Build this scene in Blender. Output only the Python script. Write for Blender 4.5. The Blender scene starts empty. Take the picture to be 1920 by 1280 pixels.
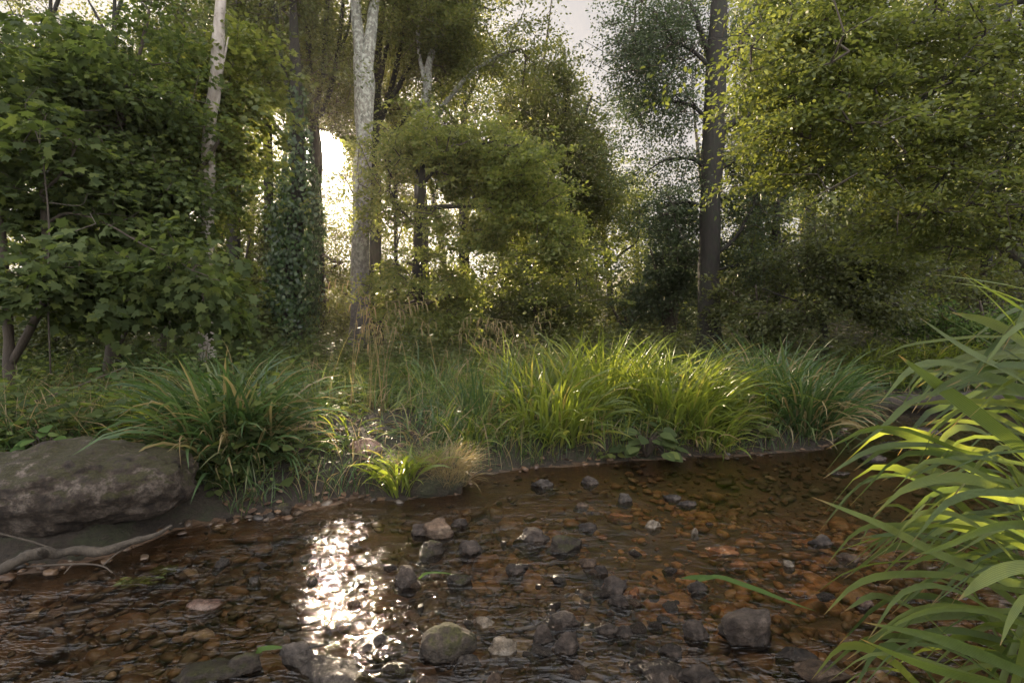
import bpy, math, random
import numpy as np
from mathutils import Vector
R = np.random.default_rng(7)
random.seed(7)
SC = bpy.context.scene
COL = SC.collection
HC, HZ, F = 1.2, 600.0, 960.0          # camera height (m), horizon row and focal length in photo pixels

# ------------------------------------------------------------------ camera
cam = bpy.data.objects.new('camera', bpy.data.cameras.new('camera'))
COL.objects.link(cam)
cam.location = (0, 0, HC)
cam.rotation_euler = (math.radians(90), 0, 0)
cam.data.lens = 18; cam.data.sensor_width = 36
cam.data.shift_y = -40 / 1920
cam.data.clip_start = 0.05; cam.data.clip_end = 600
SC.camera = cam
# ------------------------------------------------------------------ sun and sky
SUN = np.array([-0.3625, 1.0, 0.328]); SUN /= np.linalg.norm(SUN)
EL = math.asin(SUN[2]); AZ = math.atan2(SUN[0], SUN[1])
lamp = bpy.data.lights.new('sun', 'SUN'); lamp.energy = 4.4; lamp.angle = math.radians(0.6)
lamp.color = (1.0, 0.8, 0.56)
so = bpy.data.objects.new('sun', lamp); COL.objects.link(so)
so.rotation_euler = Vector(SUN).to_track_quat('Z', 'Y').to_euler()
so.location = (-20, 50, 30)
world = bpy.data.worlds.new('World'); SC.world = world; world.use_nodes = True
def build_world():
    nt = world.node_tree; nt.nodes.clear(); N = nt.nodes.new; L = nt.links.new
    out = N('ShaderNodeOutputWorld'); bg = N('ShaderNodeBackground'); bg.inputs[1].default_value = 0.062
    sky = N('ShaderNodeTexSky'); sky.sky_type = 'NISHITA'; sky.sun_disc = False
    sky.sun_elevation = EL; sky.sun_rotation = AZ; sky.dust_density = 3.0; sky.air_density = 1.0; sky.ozone_density = 1.0
    hs = N('ShaderNodeHueSaturation'); hs.inputs['Saturation'].default_value = 0.35
    L(sky.outputs[0], hs.inputs['Color'])
    # thin high cloud veil, lit evenly, and the bright aureole round the low sun
    veil = N('ShaderNodeMix'); veil.data_type = 'RGBA'; veil.inputs['Factor'].default_value = 0.75
    L(hs.outputs[0], veil.inputs['A']); veil.inputs['B'].default_value = (5.15, 4.95, 5.0, 1)
    tc = N('ShaderNodeTexCoord'); dot = N('ShaderNodeVectorMath'); dot.operation = 'DOT_PRODUCT'
    L(tc.outputs['Generated'], dot.inputs[0]); dot.inputs[1].default_value = tuple(SUN)
    def lobe(power, col):
        m = N('ShaderNodeMath'); m.operation = 'MAXIMUM'; L(dot.outputs['Value'], m.inputs[0]); m.inputs[1].default_value = 0
        p = N('ShaderNodeMath'); p.operation = 'POWER'; L(m.outputs[0], p.inputs[0]); p.inputs[1].default_value = power
        v = N('ShaderNodeVectorMath'); v.operation = 'SCALE'; v.inputs[0].default_value = col; L(p.outputs[0], v.inputs['Scale'])
        return v.outputs[0]
    a1 = N('ShaderNodeVectorMath'); a1.operation = 'ADD'; L(lobe(6000, (2500, 2300, 2000)), a1.inputs[0]); L(lobe(1400, (20, 15, 10)), a1.inputs[1])
    a2 = N('ShaderNodeVectorMath'); a2.operation = 'ADD'; L(a1.outputs[0], a2.inputs[0]); L(lobe(60, (3.4, 2.2, 1.1)), a2.inputs[1])
    a3 = N('ShaderNodeVectorMath'); a3.operation = 'ADD'; L(a2.outputs[0], a3.inputs[0]); L(veil.outputs['Result'], a3.inputs[1])
    # added fill: unseen sky behind camera and overhead made brighter than over the wood
    sp = N('ShaderNodeSeparateXYZ'); L(tc.outputs['Generated'], sp.inputs[0])
    bk = N('ShaderNodeMath'); bk.operation = 'MULTIPLY_ADD'; L(sp.outputs['Y'], bk.inputs[0]); bk.inputs[1].default_value = -1.0; L(sp.outputs['Z'], bk.inputs[2])
    mr = N('ShaderNodeMapRange'); mr.interpolation_type = 'SMOOTHSTEP'; L(bk.outputs[0], mr.inputs[0]); mr.inputs['From Min'].default_value = -.25; mr.inputs['From Max'].default_value = .9
    mr.inputs['To Min'].default_value = .37; mr.inputs['To Max'].default_value = 1.9
    fs = N('ShaderNodeVectorMath'); fs.operation = 'SCALE'; L(a3.outputs[0], fs.inputs[0]); L(mr.outputs[0], fs.inputs['Scale'])
    L(fs.outputs[0], bg.inputs[0]); L(bg.outputs[0], out.inputs[0])
build_world()
world.cycles.sampling_method = 'MANUAL'; world.cycles.sample_map_resolution = 1024
vs = SC.view_settings
SC.display_settings.display_device = 'sRGB'
vs.view_transform = 'Standard'; vs.look = 'None'; vs.gamma = 1; vs.use_curve_mapping = False; vs.exposure = 2.38
SC.cycles.max_bounces = 6; SC.cycles.diffuse_bounces = 3; SC.cycles.glossy_bounces = 3
SC.cycles.transmission_bounces = 4; SC.cycles.transparent_max_bounces = 8
SC.cycles.sample_clamp_indirect = 6.0
SC.cycles.use_denoising = True
SC.cycles.caustics_reflective = False; SC.cycles.caustics_refractive = False

# ------------------------------------------------------------------ helpers
def P(px, py, Y): return np.array([(px - 960) / F * Y, Y, HC - (py - HZ) / F * Y])
def WX(px, py, z=0.0):
    Y = (HC - z) * F / (py - HZ); return P(px, py, Y)
def sm(a, b, x):
    t = np.clip((x - a) / (b - a), 0, 1); return t * t * (3 - 2 * t)
def _h(i, j, k):
    n = (i * 374761393 + j * 668265263 + k * 2147483647 + 1013904223) & 0xffffffff
    n = ((n ^ (n >> 13)) * 1274126177) & 0xffffffff
    return ((n ^ (n >> 16)) & 0xffff) / 32767.5 - 1
def noise(p, f=1.0, seed=0):
    p = np.asarray(p, float) * f + seed * 17.31
    if p.shape[-1] == 2: p = np.concatenate([p, np.zeros(p.shape[:-1] + (1,))], -1)
    i = np.floor(p).astype(np.int64); u = p - i; u = u * u * (3 - 2 * u)
    r = 0
    for a in (0, 1):
        for b in (0, 1):
            for c in (0, 1):
                w = (u[..., 0] if a else 1 - u[..., 0]) * (u[..., 1] if b else 1 - u[..., 1]) * (u[..., 2] if c else 1 - u[..., 2])
                r = r + w * _h(i[..., 0] + a, i[..., 1] + b, i[..., 2] + c)
    return r
def fbm(p, f=1.0, o=4, seed=0):
    return sum(noise(p, f * 2.03 ** k, seed + k) * 0.5 ** k for k in range(o))
def nrm(v): return v / (np.linalg.norm(v, axis=-1, keepdims=True) + 1e-9)

def mesh_np(name, V, faces, mat, smooth=False):
    """faces: list of (n,k) int arrays"""
    me = bpy.data.meshes.new(name)
    faces = [np.asarray(f, np.int32) for f in faces if len(f)]
    me.vertices.add(len(V)); me.vertices.foreach_set('co', np.ascontiguousarray(V, np.float32).ravel())
    idx = np.concatenate([f.ravel() for f in faces]); tot = np.concatenate([np.full(len(f), f.shape[1], np.int32) for f in faces])
    me.loops.add(len(idx)); me.loops.foreach_set('vertex_index', idx)
    me.polygons.add(len(tot)); me.polygons.foreach_set('loop_start', (np.cumsum(tot) - tot).astype(np.int32))
    me.polygons.foreach_set('loop_total', tot)
    if smooth: me.polygons.foreach_set('use_smooth', np.ones(len(tot), bool))
    me.update(calc_edges=True)
    if mat: me.materials.append(mat)
    return me
class Bag:
    def __init__(s): s.V = []; s.Fc = {}; s.n = 0
    def add(s, V, faces):
        V = np.asarray(V, float).reshape(-1, 3)
        for f in faces:
            f = np.asarray(f, np.int64); s.Fc.setdefault(f.shape[1], []).append(f + s.n)
        s.V.append(V); s.n += len(V)
    def mesh(s, name, mat, origin=(0, 0, 0), smooth=False):
        V = np.concatenate(s.V) - np.asarray(origin)
        return mesh_np(name, V, [np.concatenate(f) for f in s.Fc.values()], mat, smooth)
def link(name, me, parent=None, loc=None, label=None, cat=None, group=None, kind=None):
    o = bpy.data.objects.new(name, me); COL.objects.link(o)
    if parent: o.parent = parent
    if loc is not None: o.location = tuple(float(c) for c in loc)
    for k, v in (('label', label), ('category', cat), ('group', group), ('kind', kind)):
        if v: o[k] = v
    return o
def ring_tube(path, rad, sides=10, rough=0.0, seed=0, cap=True):
    """one continuous tapered tube along a polyline; returns V, [quads, tris]"""
    path = np.asarray(path, float); rad = np.asarray(rad, float); n = len(path)
    t = nrm(np.gradient(path, axis=0)); up = np.array([0.13, 0.97, 0.2])
    s = nrm(np.cross(t, up)); b = np.cross(t, s)
    a = np.linspace(0, 2 * np.pi, sides, endpoint=False)
    ring = path[:, None] + rad[:, None, None] * (np.cos(a)[None, :, None] * s[:, None] + np.sin(a)[None, :, None] * b[:, None])
    if rough:
        d = nrm(ring - path[:, None])
        ring = ring + d * (rad[:, None] * rough * (fbm(ring * np.array([1, 1, .4]), 6 / max(rad.max() * 6, .2), 3, seed)))[..., None]
    V = ring.reshape(-1, 3); i = np.arange(n - 1)[:, None] * sides; j = np.arange(sides)[None]; j2 = (j + 1) % sides
    q = np.stack([i + j, i + j2, i + sides + j2, i + sides + j], -1).reshape(-1, 4)
    V = np.vstack([V, path[:1], path[-1:]]); k = np.arange(sides)
    tr = np.vstack([np.stack([k, np.full(sides, len(V) - 2), (k + 1) % sides], -1),
                    np.stack([(n - 1) * sides + k, (n - 1) * sides + (k + 1) % sides, np.full(sides, len(V) - 1)], -1)])
    return V, [q, tr]
def resample(pts, n):
    """smooth curve through rows of numbers (Catmull-Rom)"""
    p = np.asarray(pts, float)
    if len(p) == 2: p = np.vstack([p[0], (p[0] + p[1]) / 2, p[1]])
    q = np.vstack([2 * p[0] - p[1], p, 2 * p[-1] - p[-2]]); m = len(p) - 1
    u = np.linspace(0, m - 1e-6, n); i = u.astype(int); f = (u - i)[:, None]
    a, b, c, d = q[i], q[i + 1], q[i + 2], q[i + 3]
    return 0.5 * (2 * b + (c - a) * f + (2 * a - 5 * b + 4 * c - d) * f ** 2 + (3 * b - a - 3 * c + d) * f ** 3)
def segs(p0, p1, r0, r1, sides=4):
    d = nrm(p1 - p0); ref = np.where(np.abs(d[:, 2:3]) > .9, np.array([[1., 0, 0]]), np.array([[0, 0, 1.]]))
    s = nrm(np.cross(d, ref)); b = np.cross(d, s); a = np.linspace(0, 2 * np.pi, sides, endpoint=False)
    o = np.cos(a)[None, :, None] * s[:, None] + np.sin(a)[None, :, None] * b[:, None]
    V = np.concatenate([p0[:, None] + o * r0[:, None, None], p1[:, None] + o * r1[:, None, None]], 1).reshape(-1, 3)
    i = np.arange(len(p0))[:, None] * sides * 2; j = np.arange(sides)[None]; j2 = (j + 1) % sides
    return V, [np.stack([i + j, i + j2, i + sides + j2, i + sides + j], -1).reshape(-1, 4)]

# ------------------------------------------------------------------ materials
def mat_new(name):
    m = bpy.data.materials.new(name); m.use_nodes = True; nt = m.node_tree; nt.nodes.clear()
    out = nt.nodes.new('ShaderNodeOutputMaterial'); return m, nt, nt.nodes.new, nt.links.new, out
def ramp(N, L, fac, stops, interp='LINEAR'):
    r = N('ShaderNodeValToRGB'); r.color_ramp.interpolation = interp; e = r.color_ramp.elements
    while len(e) < len(stops): e.new(0.5)
    for k, (p, c) in enumerate(stops): e[k].position = p; e[k].color = (*c, 1)
    L(fac, r.inputs[0]); return r.outputs[0]
def tex(N, L, scale, detail=5, rough=.55, vec=None, kind='Noise', coord='Object', stretch=None, dist=0):
    if vec is None:
        tc = N('ShaderNodeTexCoord'); vec = tc.outputs[coord]
    if stretch:
        mp = N('ShaderNodeMapping'); mp.inputs['Scale'].default_value = stretch[:3]
        if len(stretch) > 3: mp.inputs['Rotation'].default_value = (0, 0, stretch[3])
        L(vec, mp.inputs[0]); vec = mp.outputs[0]
    t = N('ShaderNodeTex' + kind); t.inputs['Scale'].default_value = scale; L(vec, t.inputs['Vector'])
    if kind == 'Noise':
        t.inputs['Detail'].default_value = detail; t.inputs['Roughness'].default_value = rough; t.inputs['Distortion'].default_value = dist
    return t
def leaf_mat(name, stops, trans, tf=0.5, rough=.45, spec=.35):
    m, nt, N, L, out = mat_new(name)
    g = N('ShaderNodeNewGeometry'); col = ramp(N, L, g.outputs['Random Per Island'], stops)
    p = N('ShaderNodeBsdfPrincipled'); p.inputs['Roughness'].default_value = rough; p.inputs['Specular IOR Level'].default_value = spec
    L(col, p.inputs['Base Color'])
    t = N('ShaderNodeBsdfTranslucent')
    mx = N('ShaderNodeMix'); mx.data_type = 'RGBA'; mx.blend_type = 'MULTIPLY'; mx.inputs['Factor'].default_value = 1
    L(col, mx.inputs['A']); mx.inputs['B'].default_value = (*trans, 1); L(mx.outputs['Result'], t.inputs[0])
    ms = N('ShaderNodeMixShader'); ms.inputs[0].default_value = tf
    L(p.outputs[0], ms.inputs[1]); L(t.outputs[0], ms.inputs[2]); L(ms.outputs[0], out.inputs[0]); return m
def bark_mat(name, dark, light, patch=None, patch_amt=.5, scale=9, moss=None, fade=None):
    m, nt, N, L, out = mat_new(name)
    n1 = tex(N, L, scale, 8, .65, stretch=(1, 1, .35)); col = ramp(N, L, n1.outputs[0], [(.3, dark), (.7, light)])
    if patch:
        n2 = tex(N, L, scale * 1.1, 6, .7, stretch=(1, 1, .8)); f = ramp(N, L, n2.outputs[0], [(patch_amt - .04, (0, 0, 0)), (patch_amt + .05, (1, 1, 1))])
        mx = N('ShaderNodeMix'); mx.data_type = 'RGBA'; L(f, mx.inputs['Factor']); L(col, mx.inputs['A']); mx.inputs['B'].default_value = (*patch, 1); col = mx.outputs['Result']
    if fade:    # (low colour, z from, z to): lichen sets in gradually above the damp foot of the trunk
        g = N('ShaderNodeNewGeometry'); sp = N('ShaderNodeSeparateXYZ'); L(g.outputs['Position'], sp.inputs[0]); n4 = tex(N, L, 3.5, 6, .75)
        a = N('ShaderNodeMath'); a.operation = 'MULTIPLY_ADD'; L(n4.outputs[0], a.inputs[0]); a.inputs[1].default_value = (fade[2] - fade[1]) * 1.6; L(sp.outputs['Z'], a.inputs[2])
        mr = N('ShaderNodeMapRange'); L(a.outputs[0], mr.inputs[0]); w = (fade[2] - fade[1]); mr.inputs['From Min'].default_value = fade[1] + .55 * w; mr.inputs['From Max'].default_value = fade[2] + .85 * w
        n6 = tex(N, L, 30, 4, .7, stretch=(1, 1, 3)); lc = ramp(N, L, n6.outputs[0], [(.35, fade[0]), (.62, tuple(c * 1.8 for c in fade[0])), (.72, tuple(c * 4 for c in fade[0]))])
        mx = N('ShaderNodeMix'); mx.data_type = 'RGBA'; L(mr.outputs[0], mx.inputs['Factor']); L(lc, mx.inputs['A']); L(col, mx.inputs['B']); col = mx.outputs['Result']
    if moss:
        n3 = tex(N, L, 5, 5, .7); f = ramp(N, L, n3.outputs[0], [(.47, (0, 0, 0)), (.6, (1, 1, 1))])
        mx = N('ShaderNodeMix'); mx.data_type = 'RGBA'; L(f, mx.inputs['Factor']); L(col, mx.inputs['A']); mx.inputs['B'].default_value = (*moss, 1); col = mx.outputs['Result']
    p = N('ShaderNodeBsdfPrincipled'); p.inputs['Roughness'].default_value = .85; L(col, p.inputs['Base Color'])
    b = N('ShaderNodeBump'); b.inputs['Strength'].default_value = .9; b.inputs['Distance'].default_value = .03
    L(n1.outputs[0], b.inputs['Height']); L(b.outputs[0], p.inputs['Normal']); L(p.outputs[0], out.inputs[0]); return m
M = {}
M['beech'] = leaf_mat('beech leaves', [(0, (.048, .062, .018)), (.5, (.078, .096, .027)), (1, (.115, .122, .036))], (1.9, 1.75, 1.1), .5)
M['dull'] = leaf_mat('dull beech leaves', [(0, (.05, .062, .024)), (.6, (.078, .092, .033)), (1, (.11, .122, .045))], (1.7, 1.6, 1.0), .45)
M['cool'] = leaf_mat('bluish green leaves', [(0, (.04, .055, .03)), (.6, (.062, .083, .042)), (1, (.088, .107, .052))], (1.6, 1.7, 1.2), .45)
M['fresh'] = leaf_mat('fresh green leaves', [(0, (.06, .08, .022)), (.5, (.096, .118, .034)), (1, (.14, .158, .048))], (1.9, 1.8, 1.0), .5)
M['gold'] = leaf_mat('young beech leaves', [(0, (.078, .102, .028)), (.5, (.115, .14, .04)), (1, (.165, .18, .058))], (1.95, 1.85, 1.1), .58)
M['sycamore'] = leaf_mat('sycamore leaves', [(0, (.042, .06, .024)), (.7, (.072, .096, .034)), (1, (.12, .145, .042))], (1.8, 1.8, 1.0), .45, .65, .12)
M['ivy'] = leaf_mat('ivy leaves', [(0, (.022, .045, .018)), (.7, (.045, .08, .028)), (1, (.08, .12, .04))], (1.6, 1.6, .8), .3, .35, .5)
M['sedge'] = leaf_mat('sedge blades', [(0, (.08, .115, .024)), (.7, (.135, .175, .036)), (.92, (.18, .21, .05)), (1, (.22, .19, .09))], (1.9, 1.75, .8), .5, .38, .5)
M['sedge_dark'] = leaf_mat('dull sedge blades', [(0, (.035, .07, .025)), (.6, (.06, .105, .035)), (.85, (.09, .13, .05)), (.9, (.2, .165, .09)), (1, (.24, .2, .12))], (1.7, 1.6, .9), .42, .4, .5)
M['sedge_big'] = leaf_mat('broad sedge blades', [(0, (.065, .105, .035)), (.5, (.1, .145, .045)), (1, (.16, .195, .06))], (2.1, 1.9, .8), .5, .36, .5)
M['straw'] = leaf_mat('dry grass', [(0, (.16, .14, .06)), (.6, (.25, .2, .1)), (1, (.3, .22, .12))], (1.4, 1.3, .9), .4)
M['herb'] = leaf_mat('herb leaves', [(0, (.04, .075, .025)), (.6, (.075, .12, .035)), (1, (.13, .17, .06))], (1.8, 1.7, 1.0), .42, .8, .05)
M['litter'] = leaf_mat('dead leaves', [(0, (.05, .03, .02)), (.5, (.12, .07, .04)), (1, (.22, .15, .1))], (1, .9, .8), .15, .8)
M['bark'] = bark_mat('dark bark', (.007, .0055, .004), (.024, .019, .013), moss=(.014, .016, .007), scale=14)
M['twig'] = bark_mat('twig bark', (.03, .022, .016), (.075, .058, .04))
M['lichen'] = bark_mat('lichen bark', (.10, .10, .085), (.26, .25, .21), (.36, .37, .32), .52, 14)
M['lichen_low'] = bark_mat('lichen bark over a bare foot', (.085, .085, .07), (.23, .22, .18), (.33, .34, .28), .52, 14, fade=((.045, .043, .045), 1.6, 3.4))
M['lichen_high'] = bark_mat('lichen bark over dark stem', (.10, .10, .085), (.24, .23, .19), (.33, .34, .29), .52, 14, fade=((.025, .021, .017), 4.6, 6.2))
M['grey'] = bark_mat('smooth grey bark', (.04, .038, .04), (.085, .08, .08), (.17, .165, .155), .63, 26)
M['dead'] = bark_mat('bare dead wood', (.16, .13, .10), (.45, .41, .36), (.09, .07, .05), .62, 8)
M['drift'] = bark_mat('weathered wood', (.02, .015, .01), (.075, .06, .042), scale=20)
M['log'] = bark_mat('wet log bark', (.018, .014, .01), (.05, .038, .026), moss=(.04, .05, .02))

def rock_mat(name, cols, moss=None, moss_lo=.5, wet=.05, rough=.75, scale=7):
    m, nt, N, L, out = mat_new(name)
    n1 = tex(N, L, scale, 8, .65); col = ramp(N, L, n1.outputs[0], [(.36, cols[0]), (.5, cols[1]), (.63, cols[2])])
    n0 = tex(N, L, scale * 6, 6, .75); f0 = ramp(N, L, n0.outputs[0], [(.38, (.4, .4, .4)), (.62, (1.5, 1.5, 1.5))])
    m0 = N('ShaderNodeMix'); m0.data_type = 'RGBA'; m0.blend_type = 'MULTIPLY'; m0.inputs['Factor'].default_value = .8
    L(col, m0.inputs['A']); L(f0, m0.inputs['B']); col = m0.outputs['Result']
    if moss:
        g = N('ShaderNodeNewGeometry'); sp = N('ShaderNodeSeparateXYZ'); L(g.outputs['Normal'], sp.inputs[0])
        n2 = tex(N, L, scale * 1.3, 6, .7); a = N('ShaderNodeMath'); a.operation = 'MULTIPLY_ADD'; L(sp.outputs['Z'], a.inputs[0]); a.inputs[1].default_value = .22; L(n2.outputs[0], a.inputs[2])
        f = ramp(N, L, a.outputs[0], [(moss_lo, (0, 0, 0)), (moss_lo + .1, (1, 1, 1))])
        mx = N('ShaderNodeMix'); mx.data_type = 'RGBA'; L(f, mx.inputs['Factor']); L(col, mx.inputs['A'])
        n3 = tex(N, L, 90, 3, .6); mc = ramp(N, L, n3.outputs[0], [(.3, tuple(c * .5 for c in moss)), (.7, tuple(min(1, c * 1.6) for c in moss))]); L(mc, mx.inputs['B']); col = mx.outputs['Result']
    # stone that the stream keeps wet is darker and glossier up to a line just above the water
    g2 = N('ShaderNodeNewGeometry'); s2 = N('ShaderNodeSeparateXYZ'); L(g2.outputs['Position'], s2.inputs[0])
    n4 = tex(N, L, 12, 3, .6); a4 = N('ShaderNodeMath'); a4.operation = 'MULTIPLY_ADD'; L(n4.outputs[0], a4.inputs[0]); a4.inputs[1].default_value = -.05; L(s2.outputs['Z'], a4.inputs[2])
    w = N('ShaderNodeMapRange'); L(a4.outputs[0], w.inputs[0]); w.inputs['From Min'].default_value = wet - .035; w.inputs['From Max'].default_value = wet - .015
    w.inputs['To Min'].default_value = .5; w.inputs['To Max'].default_value = 1
    m2 = N('ShaderNodeVectorMath'); m2.operation = 'SCALE'; L(col, m2.inputs[0]); L(w.outputs[0], m2.inputs['Scale'])
    rr = N('ShaderNodeMapRange'); L(w.outputs[0], rr.inputs[0]); rr.inputs['From Min'].default_value = .5; rr.inputs['To Min'].default_value = .22; rr.inputs['To Max'].default_value = rough
    p = N('ShaderNodeBsdfPrincipled'); p.inputs['Specular IOR Level'].default_value = .3; L(m2.outputs[0], p.inputs['Base Color']); L(rr.outputs[0], p.inputs['Roughness'])
    b = N('ShaderNodeBump'); b.inputs['Strength'].default_value = .9; b.inputs['Distance'].default_value = .035
    n5 = tex(N, L, 22, 10, .75); L(n5.outputs[0], b.inputs['Height']); L(b.outputs[0], p.inputs['Normal']); L(p.outputs[0], out.inputs[0]); return m
M['rock_grey'] = rock_mat('grey stone', ((.04, .033, .027), (.09, .074, .06), (.16, .135, .11)))
M['rock_dark'] = rock_mat('dark stone', ((.02, .014, .011), (.06, .046, .036), (.13, .1, .08)), wet=.03, rough=.85)
M['rock_brown'] = rock_mat('brown stone', ((.06, .04, .025), (.13, .085, .055), (.22, .16, .11)))
M['rock_pink'] = rock_mat('pinkish granite', ((.13, .07, .05), (.24, .15, .11), (.34, .25, .2)))
M['rock_pale'] = rock_mat('pale stone', ((.2, .15, .1), (.33, .27, .2), (.45, .4, .33)))
M['rock_orange'] = rock_mat('orange stone', ((.16, .06, .02), (.3, .12, .04), (.42, .2, .08)), wet=.2, rough=.4)
M['rock_moss'] = rock_mat('mossy stone', ((.03, .022, .015), (.065, .05, .036), (.11, .09, .068)), moss=(.045, .042, .014), moss_lo=.6)
M['boulder'] = rock_mat('mossy boulder stone', ((.014, .01, .007), (.04, .029, .02), (.12, .098, .078)), moss=(.028, .025, .008), moss_lo=.6, wet=.0, scale=11)

def pebble_mat():
    m, nt, N, L, out = mat_new('stream pebbles')
    g = N('ShaderNodeNewGeometry')
    col = ramp(N, L, g.outputs['Random Per Island'], [(0, (.04, .027, .018)), (.2, (.07, .042, .025)), (.4, (.12, .064, .03)), (.55, (.055, .042, .03)), (.7, (.15, .092, .05)), (.82, (.03, .026, .022)), (.93, (.1, .08, .06)), (.97, (.13, .105, .08)), (1, (.3, .24, .18))])
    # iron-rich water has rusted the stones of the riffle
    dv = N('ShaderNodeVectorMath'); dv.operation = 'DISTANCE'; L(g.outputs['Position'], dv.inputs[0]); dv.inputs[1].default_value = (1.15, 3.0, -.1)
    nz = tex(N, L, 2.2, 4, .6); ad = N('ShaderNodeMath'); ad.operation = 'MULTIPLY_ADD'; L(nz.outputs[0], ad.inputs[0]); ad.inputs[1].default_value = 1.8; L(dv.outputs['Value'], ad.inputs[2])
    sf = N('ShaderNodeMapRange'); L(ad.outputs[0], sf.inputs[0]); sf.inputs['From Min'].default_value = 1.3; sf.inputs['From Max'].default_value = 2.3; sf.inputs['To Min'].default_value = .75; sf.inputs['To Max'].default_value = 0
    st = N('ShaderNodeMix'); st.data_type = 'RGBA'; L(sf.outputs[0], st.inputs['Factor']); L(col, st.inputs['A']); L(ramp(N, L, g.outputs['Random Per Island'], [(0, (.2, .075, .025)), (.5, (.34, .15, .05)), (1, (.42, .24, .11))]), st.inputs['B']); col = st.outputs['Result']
    n = tex(N, L, 40, 5, .7); f = ramp(N, L, n.outputs[0], [(.3, (.45, .45, .45)), (.7, (1.35, 1.35, 1.35))])
    mx = N('ShaderNodeMix'); mx.data_type = 'RGBA'; mx.blend_type = 'MULTIPLY'; mx.inputs['Factor'].default_value = 1; L(col, mx.inputs['A']); L(f, mx.inputs['B'])
    p = N('ShaderNodeBsdfPrincipled'); L(mx.outputs['Result'], p.inputs['Base Color']); p.inputs['Roughness'].default_value = .5
    L(p.outputs[0], out.inputs[0]); return m
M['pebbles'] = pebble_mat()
def soil_mat(name, stops, rough=.9, scale=3, bump=.03):
    m, nt, N, L, out = mat_new(name)
    n1 = tex(N, L, scale, 10, .7); col = ramp(N, L, n1.outputs[0], stops)
    n2 = tex(N, L, scale * 14, 6, .7)
    f = ramp(N, L, n2.outputs[0], [(.3, (.6, .6, .6)), (.7, (1.35, 1.35, 1.35))])
    mx = N('ShaderNodeMix'); mx.data_type = 'RGBA'; mx.blend_type = 'MULTIPLY'; mx.inputs['Factor'].default_value = 1; L(col, mx.inputs['A']); L(f, mx.inputs['B'])
    p = N('ShaderNodeBsdfPrincipled'); L(mx.outputs['Result'], p.inputs['Base Color']); p.inputs['Roughness'].default_value = rough
    b = N('ShaderNodeBump'); b.inputs['Strength'].default_value = .8; b.inputs['Distance'].default_value = bump; L(n2.outputs[0], b.inputs['Height']); L(b.outputs[0], p.inputs['Normal'])
    L(p.outputs[0], out.inputs[0]); return m
M['soil'] = soil_mat('bank soil', [(.3, (.02, .015, .01)), (.5, (.035, .026, .017)), (.6, (.03, .033, .013)), (.75, (.05, .038, .025))], bump=.06)
M['bed'] = soil_mat('gravel bed', [(.3, (.035, .024, .016)), (.5, (.075, .045, .025)), (.65, (.12, .066, .032)), (.8, (.07, .052, .034))], .6, 2.2, .015)
def veined_mat():
    m, nt, N, L, out = mat_new('broad sedge blades')
    g = N('ShaderNodeNewGeometry'); col = ramp(N, L, g.outputs['Random Per Island'], [(0, (.055, .09, .03)), (.4, (.09, .13, .04)), (1, (.14, .18, .05))])
    au = N('ShaderNodeAttribute'); au.attribute_name = 'across'; al = N('ShaderNodeAttribute'); al.attribute_name = 'along'
    w = N('ShaderNodeMath'); w.operation = 'MULTIPLY'; L(au.outputs['Fac'], w.inputs[0]); w.inputs[1].default_value = 26; sn = N('ShaderNodeMath'); sn.operation = 'SINE'; L(w.outputs[0], sn.inputs[0])
    vm = N('ShaderNodeMapRange'); L(sn.outputs[0], vm.inputs[0]); vm.inputs['From Min'].default_value = -1; vm.inputs['To Min'].default_value = .8; vm.inputs['To Max'].default_value = 1.12
    n1 = tex(N, L, 7, 6, .7); bl = ramp(N, L, n1.outputs[0], [(.33, (.72, .7, .6)), (.5, (1, 1, 1)), (.7, (1.15, 1.1, 1))])
    mu = N('ShaderNodeMix'); mu.data_type = 'RGBA'; mu.blend_type = 'MULTIPLY'; mu.inputs['Factor'].default_value = 1; L(col, mu.inputs['A']); L(bl, mu.inputs['B'])
    sv = N('ShaderNodeVectorMath'); sv.operation = 'SCALE'; L(mu.outputs['Result'], sv.inputs[0]); L(vm.outputs[0], sv.inputs['Scale'])
    n2 = tex(N, L, 16, 4, .7); ad = N('ShaderNodeMath'); ad.operation = 'MULTIPLY_ADD'; L(n2.outputs[0], ad.inputs[0]); ad.inputs[1].default_value = .16; L(al.outputs['Fac'], ad.inputs[2])
    tp = ramp(N, L, ad.outputs[0], [(.09, (1, 1, 1)), (.14, (0, 0, 0))]); mx = N('ShaderNodeMix'); mx.data_type = 'RGBA'; L(tp, mx.inputs['Factor']); L(sv.outputs[0], mx.inputs['A']); mx.inputs['B'].default_value = (.24, .16, .07, 1)
    p = N('ShaderNodeBsdfPrincipled'); p.inputs['Roughness'].default_value = .42; p.inputs['Specular IOR Level'].default_value = .4; L(mx.outputs['Result'], p.inputs['Base Color'])
    b = N('ShaderNodeBump'); b.inputs['Strength'].default_value = .4; b.inputs['Distance'].default_value = .001; L(sn.outputs[0], b.inputs['Height']); L(b.outputs[0], p.inputs['Normal'])
    t = N('ShaderNodeBsdfTranslucent'); m3 = N('ShaderNodeMix'); m3.data_type = 'RGBA'; m3.blend_type = 'MULTIPLY'; m3.inputs['Factor'].default_value = 1; L(mx.outputs['Result'], m3.inputs['A']); m3.inputs['B'].default_value = (2.1, 1.9, .8, 1); L(m3.outputs['Result'], t.inputs[0])
    ms = N('ShaderNodeMixShader'); ms.inputs[0].default_value = .5; L(p.outputs[0], ms.inputs[1]); L(t.outputs[0], ms.inputs[2]); L(ms.outputs[0], out.inputs[0]); return m
M['sedge_big'] = veined_mat()
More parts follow.
